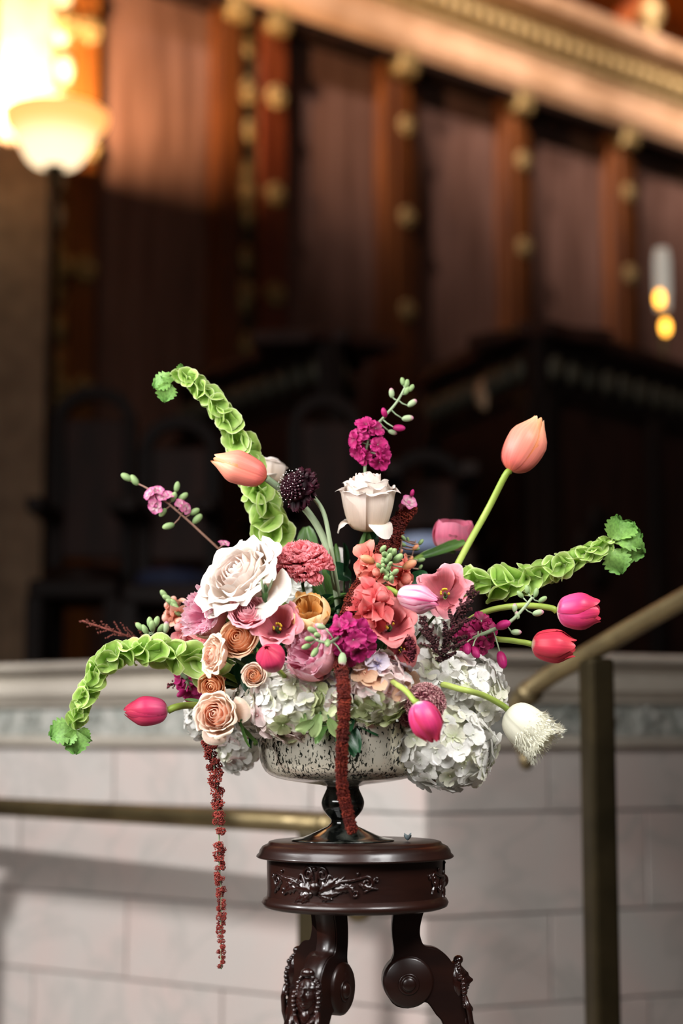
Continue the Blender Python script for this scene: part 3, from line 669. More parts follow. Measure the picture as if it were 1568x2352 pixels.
# ---------------------------------------------------------------- roses
def rose(label, pos, axis, R, mats, layers=6, opn=1.0, H=1.0, name='rose', ruf=.03, back=None, droop=0, sepals=True, roll=0.0, tip=.0, stem=True, group=None, n0=3):
    th = Thing(name, label, 'flower', pos, axis, roll, group)
    P0 = [(.03, 0), (.14, .25), (.17, .60), (.13, .92), (.06, 1.0)]
    P1 = [(.05, -.02), (.40, .15), (.52, .55), (.50, .88), (.46, .98)]
    P2 = [(.08, -.06), (.62, .04), (.86, .38), (.90+.10*opn, .70), (1.0+.16*opn, .74-.10*opn)]
    for i in range(layers):
        t = i/(layers-1)
        pr = lerp(P0, P1, t*2) if t < .5 else lerp(P1, P2, t*2-1)
        n = n0+(i+1)//2+(1 if t > .6 else 0); ph0 = rnd(0, 6.28)
        for k in range(n):
            j = 1+rnd(-.08, .08)
            pp = [(r*R*j, z*R*H*(1+rnd(-.03, .03))) for r, z in pr]
            g = shell(pp, ph0+2*PI*k/n, PI/n*(1.55-.25*t), 9, 10, .30-.10*t, 2.2, spiral_=.10*(1-.4*t), ruf=ruf*R*(.3+t), rf=2.2, tipout=tip*R*t*t)
            th.part('petal', g, mats[0] if t < .55 or len(mats) < 2 else mats[1])
    for k in range(droop):
        a = rnd(0, 6.28) if droop > 3 else (k*2.2+roll)
        pp = [(.08*R, -.04*R), (.55*R, -.08*R), (.95*R, .15*R), (1.22*R, .22*R), (1.42*R, .05*R)] if H < 1.45 else [(.08*R, -.02*R), (.45*R, .02*R), (.82*R, .26*R), (1.02*R, .14*R), (1.08*R, -.20*R)]
        th.part('petal', shell(pp, a, .62, 9, 9, .3, 2.2, ruf=.06*R, rf=1.5), mats[-1])
    if sepals:
        for k in range(5):
            a = 2*PI*k/5; M = Matrix.Rotation(a, 4, 'Z') @ Matrix.Rotation(-.9, 4, 'X')
            th.part('sepal', blade(R*.75, R*.22, .1, -.3), LEAF, local=Matrix.Translation((0, 0, -.04*R)) @ M)
        th.part('calyx', ball((0, 0, -.07*R), (R*.15, R*.15, R*.13), 10, 6), GREEN_D)
    if stem: stem_to(th, th.M @ Vector((0, 0, -.1*R)), mids=[th.M @ Vector((0, 0, -.7*R))])
    return th
WHITE_R = petal_mat('ivory_rose', [(0, '#dcae86'), (.35, '#e6c2ac'), (.75, '#ead6ca'), (1, '#ece0d8')], .05, .55, .30)
WHITE_O = petal_mat('ivory_rose_outer', [(0, '#c6c896'), (.3, '#e2ccb4'), (.75, '#e9dcd2'), (1, '#ece4dc')], .05, .55, .28)
PEACH_R = petal_mat('peach_rose', [(0, '#dc7a3c'), (.4, '#ec9d64'), (.85, '#f2b688'), (1, '#f3c8a2')], .06, .55, .38)
PEACH_O = petal_mat('peach_rose_outer', [(0, '#dcb27a'), (.5, '#ecae80'), (.9, '#f1c29c'), (1, '#f0d6b8')], .06, .55, .28)
PPINK_R = petal_mat('pale_peach_rose', [(0, '#ea8450'), (.45, '#f3a880'), (.85, '#f4c4a8'), (1, '#f4dac6')], .06, .55, .38)
PPINK_O = petal_mat('pale_peach_outer', [(0, '#e4ddb0'), (.4, '#eecaae'), (.85, '#f2d8c6'), (1, '#f0e6cf')], .06, .55, .3)
m = 1/1500.
rose('large open blush-white garden rose, biggest rose, left above the peach roses', fp(578, 1352, -.10), (-.50, -.62, .52), 86*m, [WHITE_R, WHITE_O], 8, 1.25, .95, ruf=.06, tip=.12, droop=5, roll=.4, n0=3)
rose('blush-white rose held upright in profile at the top centre of the arrangement', fp(842, 1214, -.01), (.02, -.26, .96), 64*m, [WHITE_R, WHITE_O], 7, .45, 2.0, ruf=.06, tip=.06, droop=3, roll=3.6)
rose('blurred cream-white rose behind the peach tulip at upper left', fp(615, 1110, .14), (.10, .15, .98), 44*m, [WHITE_O], 5, .3, 1.4, ruf=.03, droop=2, roll=1.0)
rose('deep peach rose facing forward just below the large white rose', fp(562, 1478, -.10), (-.34, -.86, .30), 47*m, [PEACH_R, PEACH_O], 7, .55, 1.05, ruf=.015, droop=0)
rose('pale peach-pink rose lowest at the left above the hanging red strand', fp(512, 1646, -.10), (-.32, -.86, .12), 47*m, [PPINK_R, PPINK_O], 7, .6, 1.15, ruf=.05, droop=2, roll=2.2)
rose('ruffled peach rose seen from the side beside the bells of ireland', fp(510, 1508, -.115), (-.82, -.56, .15), 44*m, [PPINK_R, PPINK_O], 8, .8, .8, ruf=.06, droop=0)
rose('small peach spray rose just left of the magenta closed tulip', fp(588, 1556, -.13), (-.20, -.92, .18), 27*m, [PEACH_R, PPINK_O], 7, .5, 1.1, ruf=.02)
rose('orange-peach rose tucked beneath the ruffled peach rose', fp(496, 1570, -.075), (-.30, -.85, -.25), 32*m, [PEACH_R, PEACH_R], 6, .4, 1.0, ruf=.03)
rose('shaded orange-peach rose deep between green stems left of the spray rose', fp(535, 1556, .02), (.1, -.9, .1), 28*m, [PEACH_R, PEACH_R], 6, .4, 1.0, ruf=.03)

# ---------------------------------------------------------------- tulips
def tulip(label, base, tip_, Y, w, mat, path_px=None, opn=0.0, dY=0.0, mat2=None, fringe=0.0, stem_mat=None, sr=.0042, roll=0.0, point=.35, belly=.35, group=None, dip=0.0):
    B = at(base[0], base[1], Y); T_ = at(tip_[0], tip_[1], Y+dY); L = (T_-B).length; R = w/2*m
    th = Thing('tulip', label, 'tulip', B, T_-B, roll, group)
    top = .16+.76*opn
    pr = [(.09, 0), (.46, .045), (.80, .16), (1.0, belly), (.98+.04*opn, .64), (max(top, .3)+.26*(1-opn), .86), (top, 1.0)]
    for ring in (1, 0):
        for k in range(3):
            ph = 2*PI*k/3+ring*PI/3+rnd(-.06, .06)
            sc = 1.0 if ring == 0 else .90
            pp = [(r*R*sc, z*L*(1.0 if ring == 0 else rnd(.96, 1.04))) for r, z in pr]
            g = shell(pp, ph, 1.10, 14 if not fringe else 26, 14, point, 1.5, spiral_=.05, lift=-.17*R, crease=.035, ruf=.02*R, rf=1.3, fringe=fringe)
            th.part('petal', g, mat if ring == 0 or mat2 is None else mat2)
    if opn > .35:
        for k in range(6):
            a = k*PI/3; th.part('stamen', tube([(.1*R*math.cos(a), .1*R*math.sin(a), .05*L), (.25*R*math.cos(a), .25*R*math.sin(a), .45*L)], .0012, 5), YEL)
    if path_px:
        pts = [B]+[fp(*q) for q in path_px]
        th.part('stem', tube(path(pts, 30), sr, 10), stem_mat or GREEN_Y, world=True)
    else:
        stem_to(th, B, GREEN_Y, sr*.9)
    return th
YEL = petal_mat('stamen_yellow', [(0, '#b9a020'), (1, '#d9c040')], .2, .6, 0)
T_PEACH = petal_mat('peach_tulip', [(0, '#d9694a'), (.3, '#e2746a'), (.7, '#ec927c'), (.95, '#f0b48c'), (1, '#f2c8a0')], .18, .42, .22, scale=(14, .8))
T_PEACH2 = petal_mat('orange_tulip', [(0, '#d8704a'), (.5, '#e8875a'), (1, '#f0a878')], .15, .42, .22, scale=(14, .8))
T_PINK = petal_mat('magenta_tulip', [(0, '#efe3c6'), (.10, '#ecd0c0'), (.22, '#dc5f8c'), (.6, '#d63a68'), (1, '#d94660')], .16, .38, .22, scale=(14, .8))
T_HOT = petal_mat('hot_pink_tulip', [(0, '#efe8cc'), (.12, '#eccfc4'), (.25, '#e0609a'), (.65, '#da3c74'), (1, '#d8425a')], .16, .36, .22, scale=(14, .8))
T_RED = petal_mat('rose_red_tulip', [(0, '#f0ead0'), (.14, '#edcfb8'), (.28, '#da4256'), (.7, '#d23850'), (1, '#dc4e58')], .14, .36, .22, scale=(14, .8))
T_STR = petal_mat('striped_tulip', [(0, '#f0dfe0'), (.5, '#f0bccb'), (1, '#e68fae')], .05, .45, .2, scale=(7, .7), veins='#cf3f78')
T_DBL = petal_mat('pink_double', [(0, '#efd8c4'), (.2, '#efb9be'), (.6, '#e5708f'), (1, '#e88aa4')], .16, .5, .25, scale=(10, 1))
T_WHT = petal_mat('white_tulip', [(0, '#efeede'), (1, '#f2f0dc')], .04, .5, .3)
tulip('peach-pink tulip lying nearly sideways over the upper left green bells', (611, 1098), (489, 1052), FY-.05, 76, T_PEACH, [(650, 1128, -.03), (700, 1168, 0), (742, 1235, 0), (768, 1330, .0), (790, 1500, 0)], .15, 0, T_PEACH2, roll=.9, point=.22, belly=.45, stem_mat=GREY_G, sr=.0055)
tulip('tall peach-orange tulip rising alone at upper right on a long straight stem', (1172, 1082), (1238, 960), FY-.02, 96, T_PEACH, [(1160, 1092, -.02), (1120, 1170, 0), (1075, 1250, 0), (1036, 1325, 0), (960, 1480, .02), (860, 1620, 0)], .12, 0, T_PEACH2, roll=.35, point=.24, belly=.38, sr=.0052)
tulip('pink tulip with pale base on a long arching stem, upper of two right ones', (1278, 1404), (1378, 1402), FY-.05, 84, T_HOT, [(1262, 1396, -.05), (1200, 1391, -.04), (1125, 1402, -.02), (1068, 1432, 0), (1000, 1500, .02), (900, 1600, 0)], .62, -.01, None, point=.42, belly=.42, roll=.2, sr=.0048)
tulip('rose-red tulip with pointed petals, lower of the two right ones near the handrail', (1220, 1480), (1322, 1488), FY-.05, 76, T_RED, [(1205, 1476, -.05), (1150, 1469, -.04), (1090, 1470, 0), (1000, 1540, .02), (900, 1620, 0)], .50, -.01, None, point=.5, belly=.40, roll=.9, sr=.0044)
tulip('closed magenta tulip pointing left at the far left over the marble', (386, 1632), (284, 1634), FY-.04, 68, T_PINK, [(405, 1624, -.04), (440, 1620, -.02), (520, 1625, .0), (640, 1640, 0)], .02, -.01, None, point=.28, belly=.42, roll=.5, sr=.0055)
tulip('pink tulip nodding downwards over the white hydrangea right of the bowl', (958, 1612), (1000, 1706), FY-.24, 68, T_HOT, [(951, 1610, -.235), (935, 1590, -.22), (915, 1575, -.19), (880, 1560, -.1), (840, 1600, 0)], .26, 0, None, point=.62, belly=.36, roll=.75, sr=.004)
tulip('fringed white tulip at the far right on bright green stem', (1166, 1630), (1252, 1708), FY-.06, 96, T_WHT, [(1150, 1618, -.08), (1110, 1597, -.10), (1062, 1584, -.12), (980, 1570, -.08), (880, 1610, 0)], .80, -.02, None, fringe=.05, point=.10, belly=.40, roll=.1, sr=.0046)
tulip('small closed magenta tulip bud facing forward above the front hydrangea', (632, 1532), (612, 1486), FY-.17, 62, T_PINK, None, .02, -.035, None, point=.2, belly=.45, roll=.7)
tulip('pink and white striped tulip facing right beside the open coral lisianthus', (913, 1366), (1006, 1384), FY-.12, 66, T_STR, [(900, 1356, -.12), (870, 1347, -.10), (846, 1352, -.06), (830, 1400, .0), (800, 1500, 0)], .25, -.02, None, point=.34, belly=.42, roll=.5, sr=.0045)
# fringe tufts of the white tulip
ft = [o for o in COL.objects if o.get('label', '').startswith('fringed white')][0]
g = Geo()
Mf = ft.matrix_basis
for k in range(1100):
    a = rnd(0, 6.28); q = rnd(.5, 1.0) if k % 3 else rnd(.86, 1.02); R_ = 47*m*(.98 if q < .8 else 1.0); z = q*116*m
    p = Vector((R_*math.cos(a), R_*math.sin(a), z)); d = Vector((math.cos(a)*rnd(.4, 1.2), math.sin(a)*rnd(.4, 1.2), rnd(.2, 1.1))).normalized()*rnd(.003, .011)
    n_ = d.orthogonal().normalized()*.0008
    g.add(grid(lambda u, v: tuple(p+d*v+n_*(u-.5)*2*(1-v)+Vector((0, 0, .0015*math.sin(v*3))) ), 1, 2))
o = bpy.data.objects.new('fringe', mesh('fringe', g, T_WHT)); COL.objects.link(o); o.parent = ft; o['kind'] = 'stuff'

# ---------------------------------------------------------------- double tulips and peony-like flowers
def double(label, pos, axis, R, outer, inner, n_out=6, n_in=34, opn=.5, H=1.15, fringe=.05, name='peony_tulip', roll=0.0, stem=True, spread=.95, seed=0, inner_r=.70):
    th = Thing(name, label, 'flower', pos, axis, roll)
    top = .62+.5*opn
    for ring in range(2):
        for k in range(n_out//2):
            ph = 2*PI*k/(n_out//2)+ring*PI/(n_out//2)+rnd(-.1, .1)
            pr = [(.12, 0), (.8, .10), (1.0, .42), (.97, .74), (top, 1.0)]
            pp = [(r*R*(1-.07*ring), z*R*H*rnd(.92, 1.05)) for r, z in pr]
            th.part('petal', shell(pp, ph, 1.0, 16, 10, .24, 2.2, spiral_=.05, ruf=.03*R, rf=1.5, fringe=fringe*.5), outer)
    for k in range(n_in):
        a = k*2.4; q = math.sqrt((k+.6)/n_in)*spread
        rr_ = .30*R*(1-.3*q)+.001
        pp = [(.02*R, 0), (rr_*.7, .3*R), (rr_*1.0, .62*R), (rr_*1.35*rnd(.8, 1.2), .92*R*rnd(.95, 1.15))]
        M = Matrix.Translation((q*inner_r*R*math.cos(a), q*inner_r*R*math.sin(a), R*H*.14*(1-q))) @ Matrix.Rotation(rnd(-.25, .25), 4, 'X') @ Matrix.Rotation(rnd(-.25, .25), 4, 'Y')
        th.part('inner_petal', shell(pp, a+rnd(-.6, .6), rnd(.7, 1.2), 10, 5, .12, 2, ruf=.05*R, rf=2.5, fringe=fringe*2), inner, local=M)
    if stem: stem_to(th, th.M @ Vector((0, 0, .02*R)), GREEN, .004, mids=[th.M @ Vector((0, 0, -.6*R))])
    return th
P_OUT = petal_mat('peony_pink_outer', [(0, '#f0a29e'), (.5, '#f2acb2'), (.9, '#f4c0c8'), (1, '#f6dae0')], .08, .5, .42)
P_IN = petal_mat('peony_pink_inner', [(0, '#e0709a'), (.6, '#f0a4c0'), (1, '#f6d2de')], .10, .55, .48)
Y_OUT = petal_mat('yellow_double', [(0, '#e2c68c'), (.5, '#e6be84'), (.85, '#ecc890'), (1, '#f0dcae')], .14, .45, .3, scale=(9, 1))
Y_IN = petal_mat('yellow_double_inner', [(0, '#a05a1c'), (.6, '#dc9a4c'), (1, '#eebd78')], .14, .5, .3)
double('pink fringed double bloom showing its ruffled heart, above the front hydrangea', fp(738, 1512, -.13), (-.50, -.72, .25), 60*m, P_OUT, P_IN, 6, 38, .35, 1.08, .05, 'peony_tulip', inner_r=.60)
double('pink fringed double bloom at far left under the large white rose', fp(492, 1412, -.06), (-.62, -.72, .02), 54*m, P_OUT, P_IN, 6, 46, .45, .85, .05, 'peony_tulip')
double('butter-yellow double tulip with an orange heart, centre', fp(712, 1422, -.12), (-.05, -.80, .48), 46*m, Y_OUT, Y_IN, 6, 16, .15, 1.05, .0, 'double_tulip', spread=.9, inner_r=.55)
td = double('pink double tulip out of focus at upper right behind the tall tulip stem', fp(1040, 1262, .15), (.05, -.30, .95), 50*m, T_DBL, T_DBL, 6, 10, .45, 1.45, .0, 'double_tulip', stem=False)
td.part('stem', tube(path([fp(1042, 1264, .15), fp(1000, 1264, .13), fp(960, 1282, .1), fp(900, 1330, .05), fp(850, 1450, 0)], 20), lambda t: .006 if t < .1 else .0045, 8), GREEN, world=True)
g = blade(.085, .02, .1, .12, nu=6, nv=10, fold=.25); td.part('leaf', g, LEAF, local=td.I @ place(fp(955, 1284, .1), (.1, -.9, .5)) @ Matrix.Rotation(-1.25, 4, 'Z'))

# ---------------------------------------------------------------- lisianthus
L_PINK = petal_mat('lisianthus_pink', [(0, '#7a2a34'), (.22, '#b95a66'), (.5, '#dc8088'), (.9, '#e896a0'), (1, '#efb2b8')], .12, .5, .3, scale=(16, 1))
L_CORAL = petal_mat('lisianthus_coral', [(0, '#6a2028'), (.25, '#a8444c'), (.6, '#cf6a6c'), (1, '#e08e8c')], .12, .5, .3, scale=(16, 1))
L_SPIR = petal_mat('lisianthus_spiral', [(0, '#b8485c'), (.5, '#dc7f8c'), (1, '#eeb0b8')], .08, .5, .3)
def lisianthus(label, pos, axis, R, mat, n=6, roll=0.0, ruf=.13, depth=.85):
    th = Thing('lisianthus', label, 'flower', pos, axis, roll)
    for ring in range(2):
        for k in range(n//2):
            pr = [(.10, 0), (.46, .14), (.70, .50), (.84, .86), (.98, 1.0*(1-.05*ring)), (1.10, .92)]
            pp = [(r*R*(1-.10*ring), z*R*depth*rnd(.94, 1.06)) for r, z in pr]
            th.part('petal', shell(pp, 2*PI*k/(n//2)+ring*PI/(n//2)+rnd(-.12, .12), .98, 12, 12, .2, 2.4, spiral_=.07, ruf=ruf*R, rf=2.4, tipout=.08*R), mat)
    th.part('pistil', ball((0, 0, .30*R), (.07*R, .07*R, .20*R), 8, 6), GREEN_D)
    for k in range(7):
        a = rnd(0, 6.28); th.part('stamen', ball((.17*R*math.cos(a), .17*R*math.sin(a), .46*R), (.055*R, .055*R, .10*R), 7, 5), YEL)
    stem_to(th, th.M @ Vector((0, 0, 0)), GREEN_D, .0022, mids=[th.M @ Vector((0, 0, -.5*R))]); return th
rose('small pink lisianthus spiralled like a rose, just below the large white rose', fp(570, 1418, -.14), (-.10, -.80, .50), 40*m, [L_SPIR, L_SPIR], 8, .9, .85, name='lisianthus', ruf=.05)
lisianthus('open pink lisianthus with yellow stamens between peach rose and yellow tulip', fp(640, 1452, -.13), (-.10, -.86, .42), 50*m, L_PINK, roll=.2)
lisianthus('open dusty pink lisianthus with dark throat right of the striped tulip', fp(1022, 1372, -.08), (-.08, -.90, .32), 53*m, L_PINK, roll=.9, ruf=.18)
lisianthus('open coral lisianthus facing forward beneath the coral snapdragon', fp(893, 1448, -.12), (.06, -.86, .40), 50*m, L_CORAL, roll=.4, ruf=.10)
lisianthus('dark shaded coral lisianthus low between hydrangea heads, centre right', fp(918, 1492, -.10), (.2, -.88, -.1), 34*m, L_CORAL, roll=1.0, ruf=.12)
lb = Thing('lisianthus_bud', 'slender green lisianthus bud in front of the large white rose', 'bud', fp(608, 1372, -.16), (.05, -.25, .95))
lb.part('bud', ball((0, 0, .006), (.005, .005, .013), 10, 8), GREEN_D)
for k in range(5):
    lb.part('sepal', blade(.03, .005, .2, .25, nu=4), GREY_G, local=Matrix.Rotation(k*1.256, 4, 'Z') @ Matrix.Rotation(.9, 4, 'X') @ Matrix.Translation((0, .002, 0)))
lb.part('stem', tube(path([fp(608, 1374, -.16), fp(615, 1395, -.15), fp(632, 1425, -.1), fp(700, 1550, 0)], 16), .0024, 8), GREEN_D, world=True)

# ---------------------------------------------------------------- carnations
C_COR = petal_mat('coral_carnation', [(0, '#d8525e'), (.6, '#ee7480'), (1, '#f49ca2')], .10, .6, .42)
C_MAU = petal_mat('mauve_carnation', [(0, '#6a2a38'), (.55, '#944858'), (.9, '#b87880'), (1, '#d8aca8')], .14, .6, .25)
def carnation(label, pos, axis, R, mat, n=70, flat=.55, roll=0.0, stem_end=None, name='carnation'):
    th = Thing(name, label, 'flower', pos, axis, roll)
    for k in range(n):
        q = math.sqrt((k+.5)/n); a = k*2.39996; tilt = (1-q)*1.35+.02+rnd(-.1, .1)
        g = blade(R*(.64+.42*q), R*.60, .1, rnd(-.3, .15), R*.07, 6.0, .04, 15, 9, .82, .15)
        M = Matrix.Rotation(a, 4, 'Z') @ Matrix.Rotation(tilt, 4, 'X')
        th.part('petal', g, mat, local=Matrix.Translation((0, 0, -.10*R*q)) @ M)
    th.part('calyx', lathe([(.0, -.62*R), (.12*R, -.55*R), (.18*R, -.2*R), (.24*R, .02*R), (0, .05*R)], 12, 2), GREY_G)
    c0 = th.M @ Vector((0, 0, -.58*R)); stem_to(th, c0, GREEN_D, .0024, end=stem_end, mids=[th.M @ Vector((0, 0, -1.3*R))]); return th
carnation('coral pink carnation seen from the side above the yellow double tulip', fp(692, 1296, -.05), (-.12, -.46, .85), 70*m, C_COR, 150)
carnation('dusky mauve fringed carnation behind the nodding pink tulip', fp(975, 1615, -.15), (-.15, -.96, .05), 44*m, C_MAU, 80)
carnation('dusky mauve carnation petals showing low between hydrangeas, right of bowl rim', fp(945, 1640, -.11), (-.3, -.9, -.2), 34*m, C_MAU, 40)

# ---------------------------------------------------------------- scabiosa
SCB = petal_mat('scabiosa_dark', [(0, '#0c0206'), (.7, '#1c050d'), (1, '#340c1a')], .2, .5, .05, spec=.15)
PIN = noise_mat('white_pin', '#d8d0cc', '#efeae6', 60, .4)
sc_ = Thing('scabiosa', 'near-black burgundy scabiosa head dotted with tiny white pins, on curved stem', 'flower', fp(684, 1122, -.04), (-.68, -.70, .16))
for k in range(26):
    a = k*2.4; sc_.part('petal', blade(.030+.006*rnd(0, 1), .022, .1, -.1, .003, 3, .08, 8, 5, .75), SCB, local=Matrix.Rotation(a, 4, 'Z') @ Matrix.Rotation(rnd(-.35, .15), 4, 'X'))
g = Geo(); g2 = Geo()
for k in range(110):
    q = math.sqrt((k+.5)/110); a = k*2.39996; p = Vector((q*.023*math.cos(a), q*.023*math.sin(a), .021*math.sqrt(max(0, 1-q*q))+.004))
    g.add(ico(p, .0030))
    if k % 2 == 0: g2.add(ico(p*1.25, .00085))
sc_.part('floret_dome', g, SCB, kind='stuff'); sc_.part('pins', g2, PIN, kind='stuff')
sc_.part('dome', ball((0, 0, .002), (.022, .022, .020), 14, 10), SCB)
sc_.part('stem', tube(path([fp(694, 1132, -.03), fp(715, 1138, -.03), fp(742, 1175, -.03), fp(756, 1235, -.03), fp(768, 1310, -.02), fp(780, 1390, 0), fp(792, 1520, 0)], 34), .0034, 8), GREY_G, world=True)

# ---------------------------------------------------------------- hydrangeas
def hyd_mat(name, c0, c1, c2): return petal_mat(name, [(0, c0), (.3, c1), (1, c2)], .07, .5, .30, .12, scale=(10, 6))
H_W = hyd_mat('hydrangea_white', '#dfe2d0', '#ecebe4', '#f2f0eb')
H_C = hyd_mat('hydrangea_cream', '#cfd6a8', '#dde0c4', '#e8e4d4')
H_P = hyd_mat('hydrangea_blush', '#d99a9c', '#e8cdca', '#ead9d4')
H_G = hyd_mat('hydrangea_green', '#9fb070', '#b9c48c', '#cdd3a4')
H_V = hyd_mat('hydrangea_lilac', '#8c86b8', '#cdc4d4', '#dcd0d8')
H_O = hyd_mat('hydrangea_tan', '#b8705a', '#d0a080', '#dcb89a')
def floret_mesh(mat, L=.0155, seed=0):
    g = Geo()
    for k in range(4):
        M = Matrix.Rotation(k*PI/2+rnd(-.12, .12), 4, 'Z') @ Matrix.Rotation(rnd(-.18, .35), 4, 'X')
        g.add(blade(L*rnd(.9, 1.1), L*rnd(1.0, 1.2), rnd(.0, .16), rnd(-.28, .12), L*.05, 1.6, 0, 6, 6, .55, .25), M)
    g.add(ico((0, 0, .001), .0013))
    return mesh('floret', g, mat)
FLO = {k: [floret_mesh(mt) for _ in range(4)] for k, mt in (('W', H_W), ('C', H_C), ('P', H_P), ('G', H_G), ('V', H_V), ('O', H_O))}
def hydrangea(label, px, py, d, rx, rz, ry, n, mix, core='#b9bdaa', low=None, sc=1.0, lo=0.0):
    c = fp(px, py, d); th = Thing('hydrangea', label, 'flower', c)
    R_ = Vector((rx*m, ry*m, rz*m))
    for k in range(n):
        z = 1-2*(k+.5)/n; a = k*2.39996+rnd(-.2, .2); q = math.sqrt(1-z*z)
        nrm = Vector((q*math.cos(a), q*math.sin(a), z))
        p = Vector((nrm.x*R_.x, nrm.y*R_.y, nrm.z*R_.z))*rnd(.88, 1.06)
        if nrm.y > .75: continue
        nn = (nrm+Vector((rnd(-.45, .45), rnd(-.45, .45), rnd(-.45, .45)))).normalized()
        ks = mix
        if low and nrm.z < lo: ks = low
        th.inst('floret', random.choice(FLO[random.choice(ks)]), place(p, nn, rnd(0, 6.28), rnd(1.0, 1.38)*sc))
    cm = noise_mat('hydrangea_heart', core, '#d3d4c6', 60, .8)
    g = ball((0, 0, 0), (R_.x*.80, R_.y*.80, R_.z*.80), 16, 10)
    th.part('flower_heart', g, cm)
    stem_to(th, c, GREEN, .004)
    return th
hydrangea('large white hydrangea head hanging lowest over the right side of the bowl', 1022, 1716, -.07, 108, 88, 85, 150, 'WWWC')
hydrangea('white hydrangea head at right, above the lowest one', 1070, 1590, -.03, 80, 88, 85, 120, 'WWWWC')
hydrangea('white hydrangea head under the dark burgundy plume', 985, 1560, -.06, 76, 70, 70, 100, 'WWC')
hydrangea('blush-tinged white hydrangea head front centre right of the hanging red tassel', 870, 1582, -.12, 74, 72, 66, 100, 'WPCVPO', low='GGC', lo=-.35)
hydrangea('white and pink hydrangea head front left over the bowl rim', 672, 1612, -.10, 88, 78, 74, 130, 'WWWPC', low='PPCG', lo=-.45)
hydrangea('greenish white hydrangea florets between the tassel and bowl front', 752, 1612, -.11, 60, 62, 55, 80, 'CWPVG', low='GGGP', lo=-.2)
hydrangea('white hydrangea head at left edge between peach rose and front blooms', 592, 1630, -.06, 58, 55, 50, 70, 'WWW')
hydrangea('white hydrangea blurred behind, below the carnation', 690, 1368, .10, 72, 52, 50, 80, 'WWW')
hydrangea('white hydrangea behind, under the striped tulip', 965, 1455, .02, 62, 66, 50, 80, 'WWW')
hydrangea('small blush-white hydrangea cluster hanging at left below the lowest peach rose', 545, 1712, .10, 46, 52, 40, 60, 'WWPC', sc=.85)
hydrangea('white hydrangea cluster at far left behind the lowest peach rose', 462, 1640, .08, 34, 52, 36, 50, 'WWW', sc=.85)
hydrangea('white hydrangea tip showing behind the scabiosa stem', 755, 1315, .13, 34, 52, 32, 36, 'WWW')

# ---------------------------------------------------------------- bells of ireland
def bell_mesh():
    ph = rnd(0, 6.28)
    def fn(u, v):
        a = 2*PI*u; rr_ = cr([(.10, 0), (.40, .22), (.82, .52), (1.12, .72), (1.38, .74)], v*.9999)
        w5 = (abs(math.sin(2.5*a+ph)))**.5
        r = rr_[0]*(1+.14*v*v*(w5-.6)+.10*math.sin(2*a+ph)*v); z = rr_[1]+.12*v**3*math.sin(3*a+ph*2)+.07*v*v*math.cos(5*a)
        return (r*math.cos(a), r*math.sin(a), z)
    return mesh('bell', grid(fn, 20, 8, True).add(ball((0, 0, .18), (.10, .10, .10), 6, 4)), BELL)
BELLS = [bell_mesh() for _ in range(6)]
def lobed_leaf(L):
    def fn(a, v):
        u = 2*a-1; ww = .55*(math.sin(PI*min(1, v*.93+.05))**.7)*(1+.16*math.sin(v*34)*abs(u))
        return (u*ww*L, L*v*(1+.05*math.sin(a*40)*(v > .6)), .12*L*abs(u)**1.5+.10*L*math.sin(v*4+u*2)-.18*L*v*v)
    return grid(fn, 14, 16)
def bells(label, pxp, s0, s1, step0, step1, leaves, t0=.0, inner=None):
    P = path([fp(*q) for q in pxp], 120); th = Thing('bells_of_ireland', label, 'flower', P[0])
    th.part('stem', tube(P, lambda t: .0042*(1-.6*t)+.0006, 8), BELL, world=True)
    seg = [0]
    for i in range(1, 120): seg.append(seg[-1]+(P[i]-P[i-1]).length)
    tot = seg[-1]; F = frames(P); dist = tot*t0; node = 0
    while dist < tot*.985:
        t = (dist/tot-t0)/(1-t0); i = min(range(120), key=lambda k: abs(seg[k]-dist))
        tg, n1_, n2_ = F[i]; size = (s0+(s1-s0)*t**1.1)*m; nb = 4
        for k in range(nb):
            a = 2*PI*k/nb+node*.78+rnd(-.3, .3); out = (n1_*math.cos(a)+n2_*math.sin(a)); d = (out*1.0+tg*(.45+.5*rnd(-1, 1))+Vector((rnd(-.35, .35), rnd(-.35, .35), rnd(-.35, .35)))).normalized()
            th.inst('bell', random.choice(BELLS), th.I @ place(P[i]+out*.002, d, rnd(0, 6.28), size*rnd(.75, 1.2)))
        dist += (step0+(step1-step0)*t)*m; node += 1
    for (px, py, ang, tiltv, L) in leaves:
        base = fp(px, py, pxp[-1][2]); Mx = Matrix.Rotation(PI/2, 4, 'X')     # blade plane faces the camera
        M = Matrix.Translation(base) @ Matrix.Rotation(-math.radians(ang)+PI/2, 4, 'Y') @ Matrix.Rotation(tiltv, 4, 'Z') @ Mx
        th.part('leaf', lobed_leaf(L*m), LEAF_T, local=th.I @ M)
        th.part('petiole', tube([P[-4], (P[-1]+base)/2, base], .0011, 6), BELL, world=True)
    return th
bells('bells of ireland spike arching up and over at the upper left, leafy tip', [(650, 1300, .05), (618, 1200, .04), (590, 1120, .03), (556, 1030, .02), (524, 965, .01), (486, 915, 0), (442, 874, 0), (402, 858, 0)], 30, 13, 40, 15, [(392, 868, 205, .3, 46), (385, 880, 262, -.2, 44), (412, 862, 80, .8, 28), (400, 872, 160, .6, 34)], t0=.14)
bells('bells of ireland spike reaching right, leafy tip turned upward', [(960, 1400, .0), (1070, 1338, -.02), (1140, 1340, -.02), (1210, 1326, -.02), (1275, 1306, -.02), (1340, 1276, -.02), (1405, 1244, -.02)], 30, 12, 46, 15, [(1405, 1238, 72, .5, 58), (1418, 1250, 30, -.2, 62), (1428, 1252, -22, .3, 56), (1408, 1262, -72, .2, 58), (1424, 1240, 60, -.6, 52)], t0=.22)
